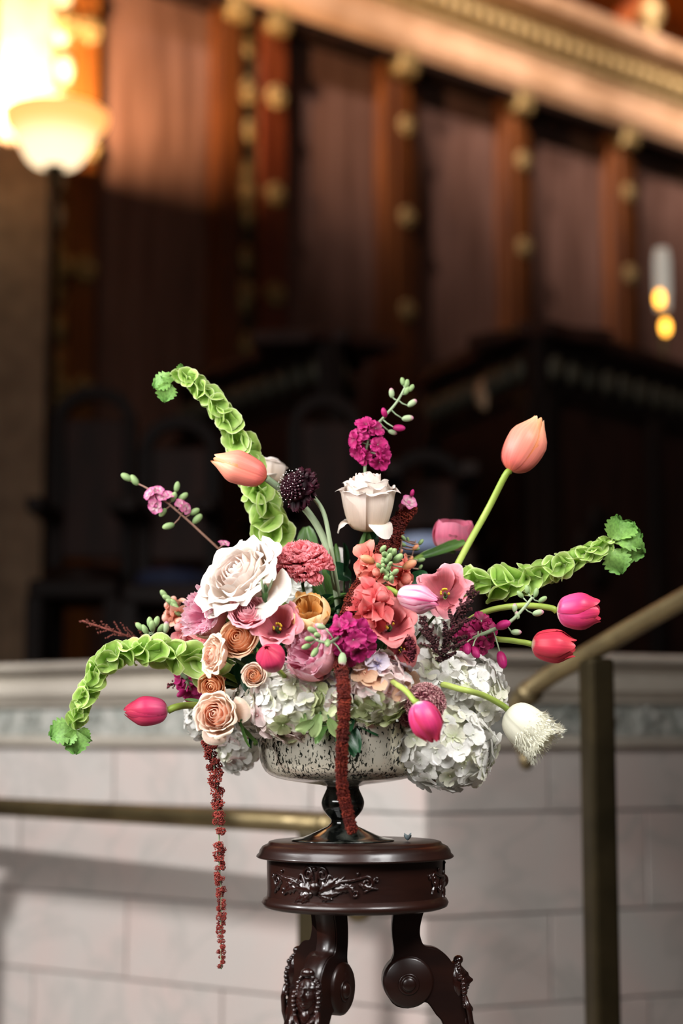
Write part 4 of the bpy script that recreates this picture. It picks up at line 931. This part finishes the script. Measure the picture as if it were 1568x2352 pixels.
bells('bells of ireland spike arching left and drooping over the marble', [(600, 1590, -.02), (500, 1540, -.05), (440, 1512, -.07), (370, 1496, -.08), (300, 1498, -.08), (238, 1522, -.08), (208, 1574, -.08), (184, 1630, -.07), (172, 1668, -.06)], 28, 12, 42, 15, [(166, 1668, 205, .2, 56), (176, 1676, 268, -.1, 54), (188, 1672, 300, .7, 36), (170, 1676, 240, .5, 40)], t0=.25)

# ---------------------------------------------------------------- stock, snapdragon
MAG = petal_mat('stock_magenta', [(0, '#7a1040'), (.5, '#a81860'), (1, '#c4307c')], .15, .5, .25)
MAG_D = petal_mat('stock_wine', [(0, '#5a0c2e'), (.5, '#8c1448'), (1, '#a82060')], .15, .5, .25)
BUDP = petal_mat('bud_pinktip', [(0, '#8ea47a'), (.6, '#a3b58c'), (.85, '#d08aa8'), (1, '#cc5a90')], .12, .6, .1)
BUDG = petal_mat('bud_green', [(0, '#6f8c58'), (1, '#9cb47c')], .12, .6, .1)
CORAL = petal_mat('snap_coral', [(0, '#c85a4e'), (.5, '#de7468'), (1, '#f0a08c')], .12, .5, .3)
CORAL_L = petal_mat('snap_peach', [(0, '#d88060'), (.5, '#eca890'), (1, '#f2c4b4')], .12, .5, .3)
BUDO = petal_mat('bud_orange', [(0, '#b8a468'), (.4, '#dc9468'), (1, '#e8a080')], .12, .5, .2)
def ruffle_floret(mat, n=9):
    g = Geo()
    for k in range(n):
        g.add(blade(rnd(.010, .0155), .013, .1, rnd(-.35, .2), .0016, 2.5, 0, 6, 5, .7, .2), Matrix.Rotation(k*2.4, 4, 'Z') @ Matrix.Rotation(rnd(-.1, .2)+.9*(1-(k+.5)/n if k > 4 else 0), 4, 'X'))
    return mesh('floret', g, mat)
def snap_floret(mat):
    g = Geo()
    g.add(lathe([(.002, -.012), (.005, -.006), (.007, 0), (.006, .004)], 10, 2))
    for k, (a, t, L, W) in enumerate(((.5, .9, .013, .013), (-.5, .9, .013, .013), (PI, .3, .014, .014), (PI+.9, .2, .012, .013), (PI-.9, .2, .012, .013), (PI, 1.0, .010, .013))):
        g.add(blade(L, W, .3, -.5, .001, 2, 0, 6, 6, .6, .4), Matrix.Rotation(a, 4, 'Z') @ Matrix.Translation((0, .003, 0)) @ Matrix.Rotation(t, 4, 'X'))
    g.add(ball((0, -.006, .005), (.006, .005, .005), 8, 6))
    return mesh('floret', g, mat)
BUDM = {k: mesh('bud', ball((0, 0, .005), (.0036, .0036, .0064), 8, 7), mt) for k, mt in (('P', BUDP), ('G', BUDG), ('O', BUDO), ('M', MAG))}
def spike(name, label, stem_px, florets, buds, mat, mk, stem_mat=GREY_G, sr=.0032, n_var=3):
    P = path([fp(*q) for q in stem_px], 30); th = Thing(name, label, 'flower', P[0])
    th.part('stem', tube(P, lambda t: sr*(1-.45*t), 8), stem_mat, world=True)
    ms = [mk(mat) for _ in range(n_var)]
    near = lambda p: min(P, key=lambda q: (q-p).length)
    for (px, py, d, ax, sc) in florets:
        p = fp(px, py, d); q = near(p)
        th.inst('floret', random.choice(ms), th.I @ place(p, ax, rnd(0, 6.28), sc))
        if (p-q).length > .004: th.part('pedicel', tube([q, (p+q)/2, p], .0012, 6), stem_mat, world=True)
    for (px, py, d, ax, sc, kd) in buds:
        p = fp(px, py, d); q = near(p)
        th.inst('bud', BUDM[kd], th.I @ place(p, ax, rnd(0, 6.28), sc))
        if (p-q).length > .002: th.part('pedicel', tube([q, (p+q)/2+Vector(ax).normalized()*-.002, p], .0011, 6), stem_mat, world=True)
    return th
F_ = lambda l, s=1.0: [(x, y, d, (ax, ay, az), s*sc) for x, y, d, ax, ay, az, sc in l]
spike('stock', 'magenta stock spike rising highest at the top centre with green buds at tip', [(850, 1330, .05), (843, 1180, .04), (838, 1080, .03), (848, 1000, .03), (880, 960, .03), (910, 925, .03), (930, 890, .03)],
      F_([(840, 975, .02, -.2, -.8, .6, 1.25), (862, 985, .02, .5, -.8, .2, 1.1), (815, 1010, .02, -.7, -.7, .1, 1.15), (828, 1000, .025, -.2, -.9, .4, 1.15), (822, 1040, .02, -.7, -.6, -.4, 1.1), (835, 1048, .02, -.3, -.8, -.5, 1.1), (868, 1022, .02, .4, -.8, .4, 1.2), (880, 1045, .02, .6, -.7, -.2, 1.2), (872, 1062, .02, .2, -.8, -.6, 1.15), (850, 1030, .035, 0, -1, 0, 1.1)]),
      [(900, 912, .03, (-.1, 0, 1), 1.3, 'P'), (932, 890, .03, (.2, 0, 1), 1.2, 'G'), (940, 898, .03, (.5, 0, .8), 1.1, 'G'), (926, 884, .03, (-.2, 0, 1), 1.1, 'G'), (938, 932, .03, (.8, 0, .6), 1.4, 'P'), (925, 962, .03, (.9, 0, .1), 1.5, 'P'), (905, 982, .02, (.7, -.2, -.1), 1.6, 'M'), (885, 957, .02, (-.3, -.3, .9), 1.3, 'M'), (893, 990, .03, (.6, 0, -.2), 1.2, 'P'), (930, 905, .03, (.4, 0, .8), 1.2, 'G')], MAG, ruffle_floret)
spike('stock', 'magenta stock spike at the centre, pale green buds pointing left over the peony', [(880, 1520, -.05), (830, 1480, -.14), (790, 1462, -.17), (755, 1476, -.19), (725, 1470, -.19)],
      F_([(778, 1440, -.19, -.3, -.8, .5, 1.1), (800, 1430, -.19, .1, -.8, .6, 1.1), (825, 1445, -.18, .4, -.8, .3, 1.2), (838, 1465, -.18, .5, -.8, 0, 1.2), (812, 1470, -.19, 0, -1, 0, 1.25), (795, 1490, -.18, -.3, -.8, -.5, 1.2), (822, 1495, -.18, .2, -.8, -.5, 1.25), (800, 1512, -.17, 0, -.8, -.6, 1.1), (785, 1462, -.18, -.5, -.8, 0, 1.0), (768, 1450, -.17, -.6, -.7, .3, .9), (845, 1490, -.16, .6, -.7, -.2, 1.0)]),
      [(786, 1502, -.19, (.0, -.2, -1), 1.7, 'P'), (745, 1442, -.18, (-.9, -.1, .3), 1.3, 'P'), (726, 1452, -.19, (-.6, -.3, .3), 1.3, 'G'), (720, 1468, -.19, (-.9, -.3, .0), 1.2, 'G'), (712, 1482, -.19, (-.8, -.3, -.3), 1.2, 'G'), (728, 1490, -.19, (-.5, -.3, -.8), 1.3, 'G'), (733, 1462, -.2, (-.4, -.8, .2), 1.2, 'G'), (752, 1470, -.2, (0, -.7, -.7), 1.2, 'G'), (770, 1432, -.18, (.1, -.3, 1), 1.2, 'M'), (800, 1428, -.18, (.2, -.3, 1), 1.1, 'M')], MAG, ruffle_floret, sr=.0036)
spike('stock', 'dark magenta stock spike reaching right under the arching tulip stem', [(960, 1540, .0), (1060, 1480, -.04), (1120, 1452, -.06), (1168, 1430, -.07), (1200, 1400, -.07), (1222, 1372, -.07)],
      F_([(1080, 1440, -.04, -.2, -.8, .6, 1.1), (1105, 1425, -.04, 0, -.8, .6, 1.2), (1098, 1450, -.05, 0, -1, 0, 1.2), (1125, 1445, -.05, .3, -.8, .4, 1.0), (1105, 1480, -.05, 0, -.8, -.5, 1.2), (1080, 1490, -.05, -.2, -.8, -.4, 1.2), (1068, 1468, -.05, -.4, -.8, 0, 1.1), (1120, 1470, -.05, .4, -.8, -.3, 1.0), (1050, 1450, -.03, -.4, -.8, .2, 1.0)]),
      [(1142, 1440, -.07, (.6, -.4, .2), 2.0, 'M'), (1148, 1500, -.07, (.2, -.3, -.9), 2.2, 'M'), (1175, 1452, -.07, (.9, 0, .0), 1.3, 'P'), (1182, 1405, -.07, (0, 0, 1), 1.1, 'P'), (1225, 1410, -.07, (.9, 0, .2), 1.4, 'P'), (1228, 1370, -.07, (.3, 0, 1), 1.2, 'G'), (1238, 1382, -.07, (.8, 0, .5), 1.2, 'G'), (1212, 1362, -.07, (-.2, 0, 1), 1.1, 'G'), (1200, 1372, -.07, (-.6, 0, .7), 1.1, 'G'), (1190, 1420, -.07, (-.3, 0, .9), 1.0, 'P'), (1070, 1478, -.08, (.1, -.6, -.8), 1.8, 'M'), (1085, 1488, -.08, (.4, -.6, -.8), 1.8, 'M')], MAG_D, ruffle_floret, GREY_G, .0038)
spike('stock', 'stock sprig of grey-green buds standing over the left green bells', [(430, 1560, .0), (385, 1520, .0), (362, 1490, .0), (352, 1455, .0)],
      F_([(425, 1572, .03, -.3, -.8, .3, 1.2), (440, 1590, .03, 0, -.9, -.3, 1.2), (415, 1558, .03, -.6, -.7, .2, 1.0), (452, 1575, .03, .2, -.9, .3, 1.2)]),
      [(345, 1440, 0, (-.1, 0, 1), 1.4, 'G'), (356, 1438, 0, (.3, 0, 1), 1.4, 'G'), (338, 1455, 0, (-.5, 0, .8), 1.4, 'G'), (364, 1452, 0, (.5, 0, .8), 1.3, 'G'), (327, 1446, 0, (-.6, 0, .6), 1.3, 'G'), (350, 1448, -.01, (0, -.5, .8), 1.5, 'G'), (380, 1452, 0, (.1, 0, 1), 1.5, 'P'), (330, 1474, 0, (-.9, 0, .1), 1.3, 'P'), (425, 1588, 0, (-.6, -.4, -.4), 1.4, 'M')], MAG, ruffle_floret)
spike('snapdragon', 'coral snapdragon topped with a pale green bud cluster, right of centre', [(830, 1480, .0), (855, 1400, -.06), (870, 1340, -.09), (885, 1300, -.12), (888, 1270, -.12)],
      F_([(845, 1285, -.08, -.4, -.7, .5, 1.8), (858, 1322, -.12, -.3, -.9, -.1, 1.3), (912, 1325, -.10, .5, -.8, -.1, 1.7), (905, 1345, -.09, .2, -.8, -.5, 1.6), (838, 1308, -.08, -.8, -.5, .1, 1.3), (925, 1300, -.1, .9, -.4, .2, 1.0)]),
      [(856, 1290, -.12, (-.8, -.3, .3), 1.8, 'O'), (928, 1303, -.12, (.9, -.3, .4), 1.8, 'O'), (905, 1290, -.13, (.6, -.5, .5), 1.6, 'G')]+[(888+rnd(-17, 17), 1266+k*2.9, -.135+rnd(-.008, .008), (rnd(-.7, .7), -.6, rnd(.2, .9)), rnd(.75, 1.15), 'G') for k in range(26)], CORAL, snap_floret)
spike('snapdragon', 'bright coral snapdragon blooms beside the rust tassel, above coral lisianthus', [(820, 1560, 0), (842, 1450, -.08), (855, 1400, -.10), (862, 1350, -.10)],
      F_([(835, 1395, -.13, -.6, -.7, .4, 1.8), (858, 1365, -.13, .1, -.8, .6, 1.8), (868, 1390, -.14, .5, -.85, .1, 1.9), (850, 1415, -.14, -.1, -.9, -.3, 1.9), (828, 1420, -.12, -.6, -.7, -.3, 1.5), (885, 1410, -.12, .6, -.7, -.2, 1.6), (895, 1380, -.08, .7, -.6, .3, 1.7)]), [], petal_mat('snap_red', [(0, '#b83a40'), (.5, '#d85a5c'), (1, '#ea8884')], .12, .45, .3), snap_floret)
spike('snapdragon', 'pale coral snapdragon at far left with lime bud cluster at its tip', [(480, 1480, .03), (440, 1430, .05), (412, 1400, .06), (385, 1370, .06)],
      F_([(395, 1418, .06, -.7, -.6, -.2, 1.3), (412, 1412, .05, 0, -.8, -.4, 1.4), (390, 1395, .06, -.9, -.3, .2, .9), (405, 1385, .07, .2, -.3, .9, 1.0)]),
      [(385+k*4+rnd(-4, 4), 1372+k*5, .05, (-.5, -.3, rnd(.2, .8)), 1.3, 'G') for k in range(9)], CORAL_L, snap_floret)
spike('snapdragon', 'salmon pink snapdragon blooms low at the left beneath the pale coral one', [(520, 1540, .02), (480, 1480, .03), (445, 1455, .04), (430, 1435, .04)],
      F_([(420, 1455, .03, -.8, -.5, 0, 1.6), (440, 1440, .03, -.2, -.8, .5, 1.3), (455, 1475, .02, -.3, -.9, -.1, 1.7), (470, 1462, .01, .1, -.9, .3, 1.5), (438, 1468, .03, -.5, -.8, -.4, 1.4), (478, 1490, .0, 0, -.9, -.2, 1.5)]), [], petal_mat('snap_salmon', [(0, '#d8606a'), (.5, '#e88c90'), (1, '#f2bcb8')], .12, .5, .3), snap_floret)

# ---------------------------------------------------------------- small-flowered twigs
WAXP = petal_mat('wax_pink', [(0, '#8fae70'), (.3, '#e2b8c4'), (1, '#d45a9c')], .1, .5, .3)
def wax_floret(mat):
    g = Geo()
    for k in range(5): g.add(blade(.0085, .0085, .2, -.1, 0, 1, 0, 4, 4, .6, .4), Matrix.Rotation(k*1.2566, 4, 'Z') @ Matrix.Rotation(.25, 4, 'X'))
    g.add(ball((0, 0, .0), (.003, .003, .002), 8, 5)); return mesh('floret', g, mat)
spike('waxflower', 'bare twig of small pink flowers slanting up to the far left', [(545, 1300, .08), (480, 1240, .08), (420, 1185, .08), (375, 1148, .08), (335, 1120, .08), (298, 1104, .08)],
      F_([(345, 1135, .07, -.6, -.6, .4, 1.5), (362, 1128, .07, .1, -.7, .6, 1.3), (358, 1162, .07, -.3, -.8, -.4, 1.6), (352, 1150, .07, -.6, -.7, 0, 1.2), (415, 1163, .07, .5, -.6, .5, 1.6), (425, 1168, .07, .7, -.6, .1, 1.3), (385, 1138, .07, .2, -.7, .7, 1.2), (372, 1140, .07, .0, -.9, .3, 1.2), (514, 1250, .07, .2, -.5, .8, 1.2), (512, 1278, .06, -.4, -.8, 0, .8)]),
      [(398, 1205, .08, (-.7, 0, -.2), 1.6, 'G'), (404, 1128, .08, (.2, 0, 1), 1.4, 'G'), (412, 1148, .08, (.6, 0, .5), 1.5, 'G'), (445, 1200, .08, (.6, 0, .6), 1.6, 'G'), (438, 1180, .08, (.7, 0, .4), 1.4, 'G'), (300, 1102, .08, (-.8, 0, .5), 1.6, 'G'), (315, 1112, .08, (-.5, 0, .7), 1.6, 'G'), (380, 1170, .08, (-.5, 0, -.6), 1.3, 'G'), (395, 1150, .08, (.3, -.5, .6), 1.5, 'G'), (505, 1280, .08, (-.5, 0, -.5), 1.2, 'O')], WAXP, wax_floret, WOODY, .0022)
spike('waxflower', 'tiny pink waxflower just right of the upright white rose', [(900, 1400, .02), (920, 1260, .02), (928, 1200, .02), (934, 1160, .02)],
      F_([(938, 1155, .0, .3, -.8, .4, 1.6), (930, 1165, .01, -.2, -.8, .3, 1.2)]), [(944, 1140, .0, (.3, 0, 1), 1.0, 'M'), (930, 1240, .02, (-.5, 0, .5), .9, 'G'), (948, 1262, .03, (.6, 0, .5), 1.0, 'O'), (960, 1288, .03, (.7, 0, .2), 1.0, 'G'), (940, 1290, .03, (.3, 0, .5), .9, 'O'), (962, 1250, .03, (.6, 0, .7), .9, 'G')], WAXP, wax_floret, WOODY, .0013)
spike('waxflower', 'fine olive twig with tiny buds below the blurred pink double tulip', [(900, 1420, .04), (930, 1330, .06), (945, 1280, .06), (955, 1240, .06)],
      [], [(936+rnd(-25, 30), 1235+k*9, .06, (rnd(-.9, .9), 0, rnd(.1, 1)), rnd(.6, .9), random.choice('GGO')) for k in range(14)], WAXP, wax_floret, WOODY, .0012)

# ---------------------------------------------------------------- amaranth tassels
AMR = petal_mat('amaranth_rust', [(0, '#460e0a'), (.45, '#661a10'), (1, '#8c3620')], .3, .85, .1, .35)
AMR2 = petal_mat('amaranth_red', [(0, '#6e1a1a'), (.45, '#8c2a26'), (1, '#b4564a')], .3, .85, .1, .3)
AST = petal_mat('plume_dark', [(0, '#1c0a0c'), (.45, '#331418'), (1, '#5a2c2c')], .3, .85, .05, .3)
AST2 = petal_mat('plume_wine', [(0, '#3c0c18'), (.45, '#5c1828'), (1, '#8c3a48')], .3, .85, .05, .3)
RED_T = petal_mat('fern_rust', [(0, '#5a2c24'), (1, '#8c4c40')], .3, .85, .05, .2)
def tuft(mat, n, R, r):
    g = Geo()
    for k in range(n):
        d = Vector((rnd(-1, 1), rnd(-1, 1), rnd(-1, 1))); d = d.normalized()*R*rnd(.55, 1.0) if d.length > .01 else d
        g.add(ico(d, r*rnd(.7, 1.25)))
    return mesh('seed_cluster', g, mat)
def tassel(name, label, pts, r0, r1, mat, dense=True, gaps=(), nstep=None, light_tip=False):
    P = path([fp(*q) for q in pts], 160); th = Thing(name, label, 'flower', P[0])
    th.part('stem', tube(P, .0012, 6), GREY_G, world=True)
    seg = [0]
    for i in range(1, 160): seg.append(seg[-1]+(P[i]-P[i-1]).length)
    tot = seg[-1]; ms = [tuft(mat, 260 if dense else 70, 1.0, .115 if dense else .16) for _ in range(5)]; d = 0.0; F = frames(P)
    while d < tot:
        t = d/tot; i = min(int(t*159), 159); R_ = (r0+(r1-r0)*t)*m*rnd(.88, 1.12)
        if not any(a < t < b for a, b in gaps):
            if dense:
                th.inst('seed_cluster', random.choice(ms), th.I @ place(P[i], (rnd(-1, 1), rnd(-1, 1), rnd(-1, 1)), 0, R_))
                d += R_*.62
            else:
                for k in range(3):
                    a = rnd(0, 6.28); o = F[i][1]*math.cos(a)+F[i][2]*math.sin(a)
                    th.inst('seed_cluster', random.choice(ms), th.I @ place(P[i]+o*R_*.55, o, 0, R_*rnd(.48, .66)))
                d += R_*rnd(.7, 1.0)
        else: d += R_*.5
    return th
tassel('amaranth', 'thick rust-red amaranth tassel hanging over the centre of the bowl', [(940, 1170, .04), (908, 1210, .0), (880, 1262, -.04), (845, 1318, -.08), (815, 1365, -.11), (795, 1415, -.12), (782, 1470, -.13), (782, 1520, -.17), (788, 1570, -.225), (790, 1620, -.24), (786, 1700, -.235), (784, 1760, -.22), (786, 1810, -.21), (797, 1860, -.20), (808, 1906, -.20)], 19, 12, AMR)
tassel('amaranth', 'thin red amaranth strand hanging far down at the left, beaded', [(500, 1560, .0), (482, 1620, -.02), (476, 1680, -.04), (486, 1730, -.05), (496, 1790, -.05), (500, 1850, -.05), (503, 1930, -.05), (504, 1990, -.05), (508, 2070, -.05), (507, 2140, -.05), (508, 2226, -.05)], 22, 9, AMR2, dense=False, gaps=((.36, .375), (.555, .57), (.59, .61)))
def plume(name, label, px0, px1, d, n, L, mat, spread=.75, r=.0024, dens=12, rr0=.0035):
    A_, B_ = fp(px0[0], px0[1], d), fp(px1[0], px1[1], d); ax = (B_-A_); th = Thing(name, label, 'flower', A_)
    th.part('stem', tube([A_, A_+ax*.5, B_], .0015, 6), mat, world=True); nn = ax.orthogonal().normalized()
    bead_ = [tuft(mat, 26, 1.0, .30) for _ in range(4)]
    for k in range(n):
        t = (k+.5)/n; p = A_+ax*t; a = k*2.4; out = Quaternion(ax.normalized(), a) @ nn
        bl = L*(1-t*.82)*rnd(.75, 1.1); e = p+(out*spread+ax.normalized()*.75).normalized()*bl
        nb = max(2, int(bl/.0042))
        g = Geo()
        for q in range(nb+1):
            c = p+(e-p)*(q/nb)
            for _ in range(dens): g.add(ico(c+Vector((rnd(-1, 1), rnd(-1, 1), rnd(-1, 1)))*rr0*(1.1-.6*q/nb), r*.42*rnd(.7, 1.3)))
        th.part('branchlet', g, mat, world=True)
    return th
plume('astilbe', 'dark burgundy plume rising in front of the right hydrangeas', (1004, 1520), (1088, 1352), -.16, 20, .042, AST, .85, .0036, 12, .0036)
plume('astilbe', 'small dark burgundy sprig at the foot of the larger plume, leaning left', (1000, 1500), (968, 1418), -.17, 12, .026, AST, .8, .0032, 10, .003)
plume('astilbe', 'short wine-coloured plume tip between white hydrangea florets', (945, 1520), (936, 1462), -.15, 9, .02, AST2, .6, .0034, 10, .0035)
plume('fern_spray', 'rusty feathered fern spray reaching left into the dark', (345, 1478), (188, 1426), .10, 22, .034, RED_T, .7, .0022, 5, .0018)
tassel('amaranth', 'short rust amaranth tuft right of the upright white rose', [(905, 1250, .03), (912, 1215, .02), (926, 1188, .01), (940, 1172, .01)], 20, 15, AMR)
plume('heather_sprig', 'dusky pink sprig drooping at the left below the green bells', (440, 1545), (385, 1578), .06, 8, .02, AST2, .7, .0026, 6, .002)

# ---------------------------------------------------------------- foliage
def leafy(label, items, mat, base=None, name='leaf_sprig'):
    base = base or fp(790, 1560, .05); th = Thing(name, label, 'leaf', base)
    for (px, py, d, ang, tw, L, W) in items:
        b_ = fp(px, py, d); M = Matrix.Translation(b_) @ Matrix.Rotation(-math.radians(ang)+PI/2, 4, 'Y') @ Matrix.Rotation(tw, 4, 'Z') @ Matrix.Rotation(PI/2, 4, 'X')
        th.part('leaf', blade(L*m, W*m, .1, -.15, .002, 1.5, 0, 8, 12, .45, .1, fold=.12), mat, local=th.I @ M)
        th.part('petiole', tube(path([b_, (b_+base)/2+Vector((0, .02, 0)), base], 8), .0016, 6), GREEN_D, world=True)
    return th
leafy('broad mid-green leaf standing behind the coral carnation', [(690, 1330, .10, 128, .2, 130, 95), (720, 1330, .12, 100, -.3, 130, 60)], LEAF)
leafy('dark glossy leaves beneath the upright white rose', [(805, 1330, .03, 150, .3, 62, 46), (790, 1315, .03, 85, .9, 70, 26), (845, 1260, .02, 60, .4, 60, 40)], LEAF_D)
leafy('dark glossy leaf behind the striped tulip', [(925, 1340, .0, 20, .2, 62, 36), (1000, 1345, .05, 170, .4, 50, 30)], LEAF_D)
leafy('long green blades among stems right of the carnation', [(752, 1400, .05, 112, .3, 150, 26), (770, 1420, .05, 100, .2, 150, 24), (730, 1400, .06, 95, .5, 130, 24), (775, 1330, .06, 92, .1, 85, 18)], LEAF)
leafy('lime-green leaf between white and yellow blooms', [(672, 1408, .0, 160, .2, 80, 42)], petal_mat('lime_leaf', [(0, '#8aa84a'), (1, '#b4cc74')], .15, .5, .3))
leafy('dark leaves tucked around the small spray rose', [(560, 1590, -.06, 100, .4, 70, 34), (600, 1600, -.09, 140, -.3, 60, 30), (520, 1580, -.03, 60, .4, 60, 34), (640, 1500, -.07, 150, .2, 70, 30), (555, 1530, -.06, 60, .3, 60, 28)], LEAF_D)
leafy('narrow green sepals beside the lowest peach rose', [(548, 1660, -.10, -50, .2, 60, 10), (552, 1640, -.10, 10, .2, 50, 9), (470, 1612, -.06, 170, .3, 46, 8), (552, 1655, -.12, -75, .6, 60, 9)], LEAF)
leafy('pale green bracts hanging over the bowl front left of the tassel', [(735, 1640, -.16, 250, .2, 52, 30), (755, 1650, -.17, 300, .4, 48, 28), (720, 1655, -.16, 210, -.3, 44, 24), (700, 1640, -.15, 265, .6, 44, 22)], petal_mat('pale_bract', [(0, '#6f8c4c'), (1, '#a8bc80')], .2, .5, .3), base=fp(740, 1610, -.1))
fm = Thing('floral_foam', 'dark green leafy foam mound inside the bowl holding the stems', 'foam', fp(790, 1600, 0))
def foamf(u, v):
    a = 2*PI*u; q = math.sin(PI*v*.5+.0) ; return (.118*math.sin(PI*v)**.6*math.cos(a), .10*math.sin(PI*v)**.6*math.sin(a), -.06+.18*v)
fm.part('foam', grid(foamf, 24, 12, True), LEAF_D)
random.seed(21)
fill = Thing('filler_greenery', 'dark green filler leaves massed behind and between the blooms', 'greenery', fp(790, 1560, .02))
lm = [mesh('leaf', blade(.05, .024, .1, -.3, .002, 1.5, 0, 4, 6, .45, .12, fold=.15), LEAF_D) for _ in range(3)]+[mesh('leaf', blade(.055, .02, .1, -.3, .002, 1.5, 0, 4, 6, .45, .12, fold=.15), LEAF)]
for k in range(230):
    a = rnd(0, 2*PI); el = rnd(-.1, 1.45); dvec = Vector((math.cos(a)*math.cos(el), math.sin(a)*math.cos(el), math.sin(el)))
    p = fp(780, 1540, .03)+Vector((dvec.x*.145, dvec.y*.11, dvec.z*.105))*rnd(.6, 1.0)
    fill.inst('leaf', random.choice(lm), fill.I @ place(p, (dvec+Vector((rnd(-.8, .8), rnd(-.8, .8), rnd(-.4, .8)))).normalized(), rnd(0, 6.28)))
for k in range(60):
    a = rnd(0, 2*PI); dvec = Vector((math.cos(a), math.sin(a), 0))
    fill.inst('leaf', random.choice(lm), fill.I @ place(fp(785, 1640, 0)+dvec*.12+Vector((0, 0, rnd(-.02, .02))), (dvec+Vector((0, 0, rnd(.2, 1)))).normalized(), rnd(0, 6.28)))
# the tiny petal on the table
for k in range(4): pt.part('lobe', blade(.011, .008, .3, .5, 0, 1, 0, 4, 4, .5, .3), petal_mat('blue_grey', [(0, '#7f96a0'), (1, '#b8c8cc')], .05, .5, .3), local=Matrix.Rotation(k*1.57+.4, 4, 'Z') @ Matrix.Rotation(.3+.3*(k % 2), 4, 'X'))
# repeats of one kind carry one group
GROUPS = {'tulip': 'tulips in the arrangement', 'rose': 'roses in the arrangement', 'hydrangea': 'hydrangea heads around the bowl', 'bells_of_ireland': 'bells of ireland spikes',
          'stock': 'stock spikes', 'snapdragon': 'snapdragons', 'lisianthus': 'lisianthus blooms', 'amaranth': 'amaranth tassels', 'astilbe': 'dark astilbe plumes', 'waxflower': 'waxflower twigs',
          'carnation': 'carnations', 'peony_tulip': 'fringed pink double blooms', 'double_tulip': 'double tulips', 'leaf_sprig': 'leaf sprigs', 'throne_chair': 'arch-backed chairs behind the parapet',
          'choir_stall': 'dark choir stalls', 'handrail': 'brass handrails'}
for o in COL.objects:
    k = o.name.split('.')[0]
    if o.parent is None and k in GROUPS: o['group'] = GROUPS[k]
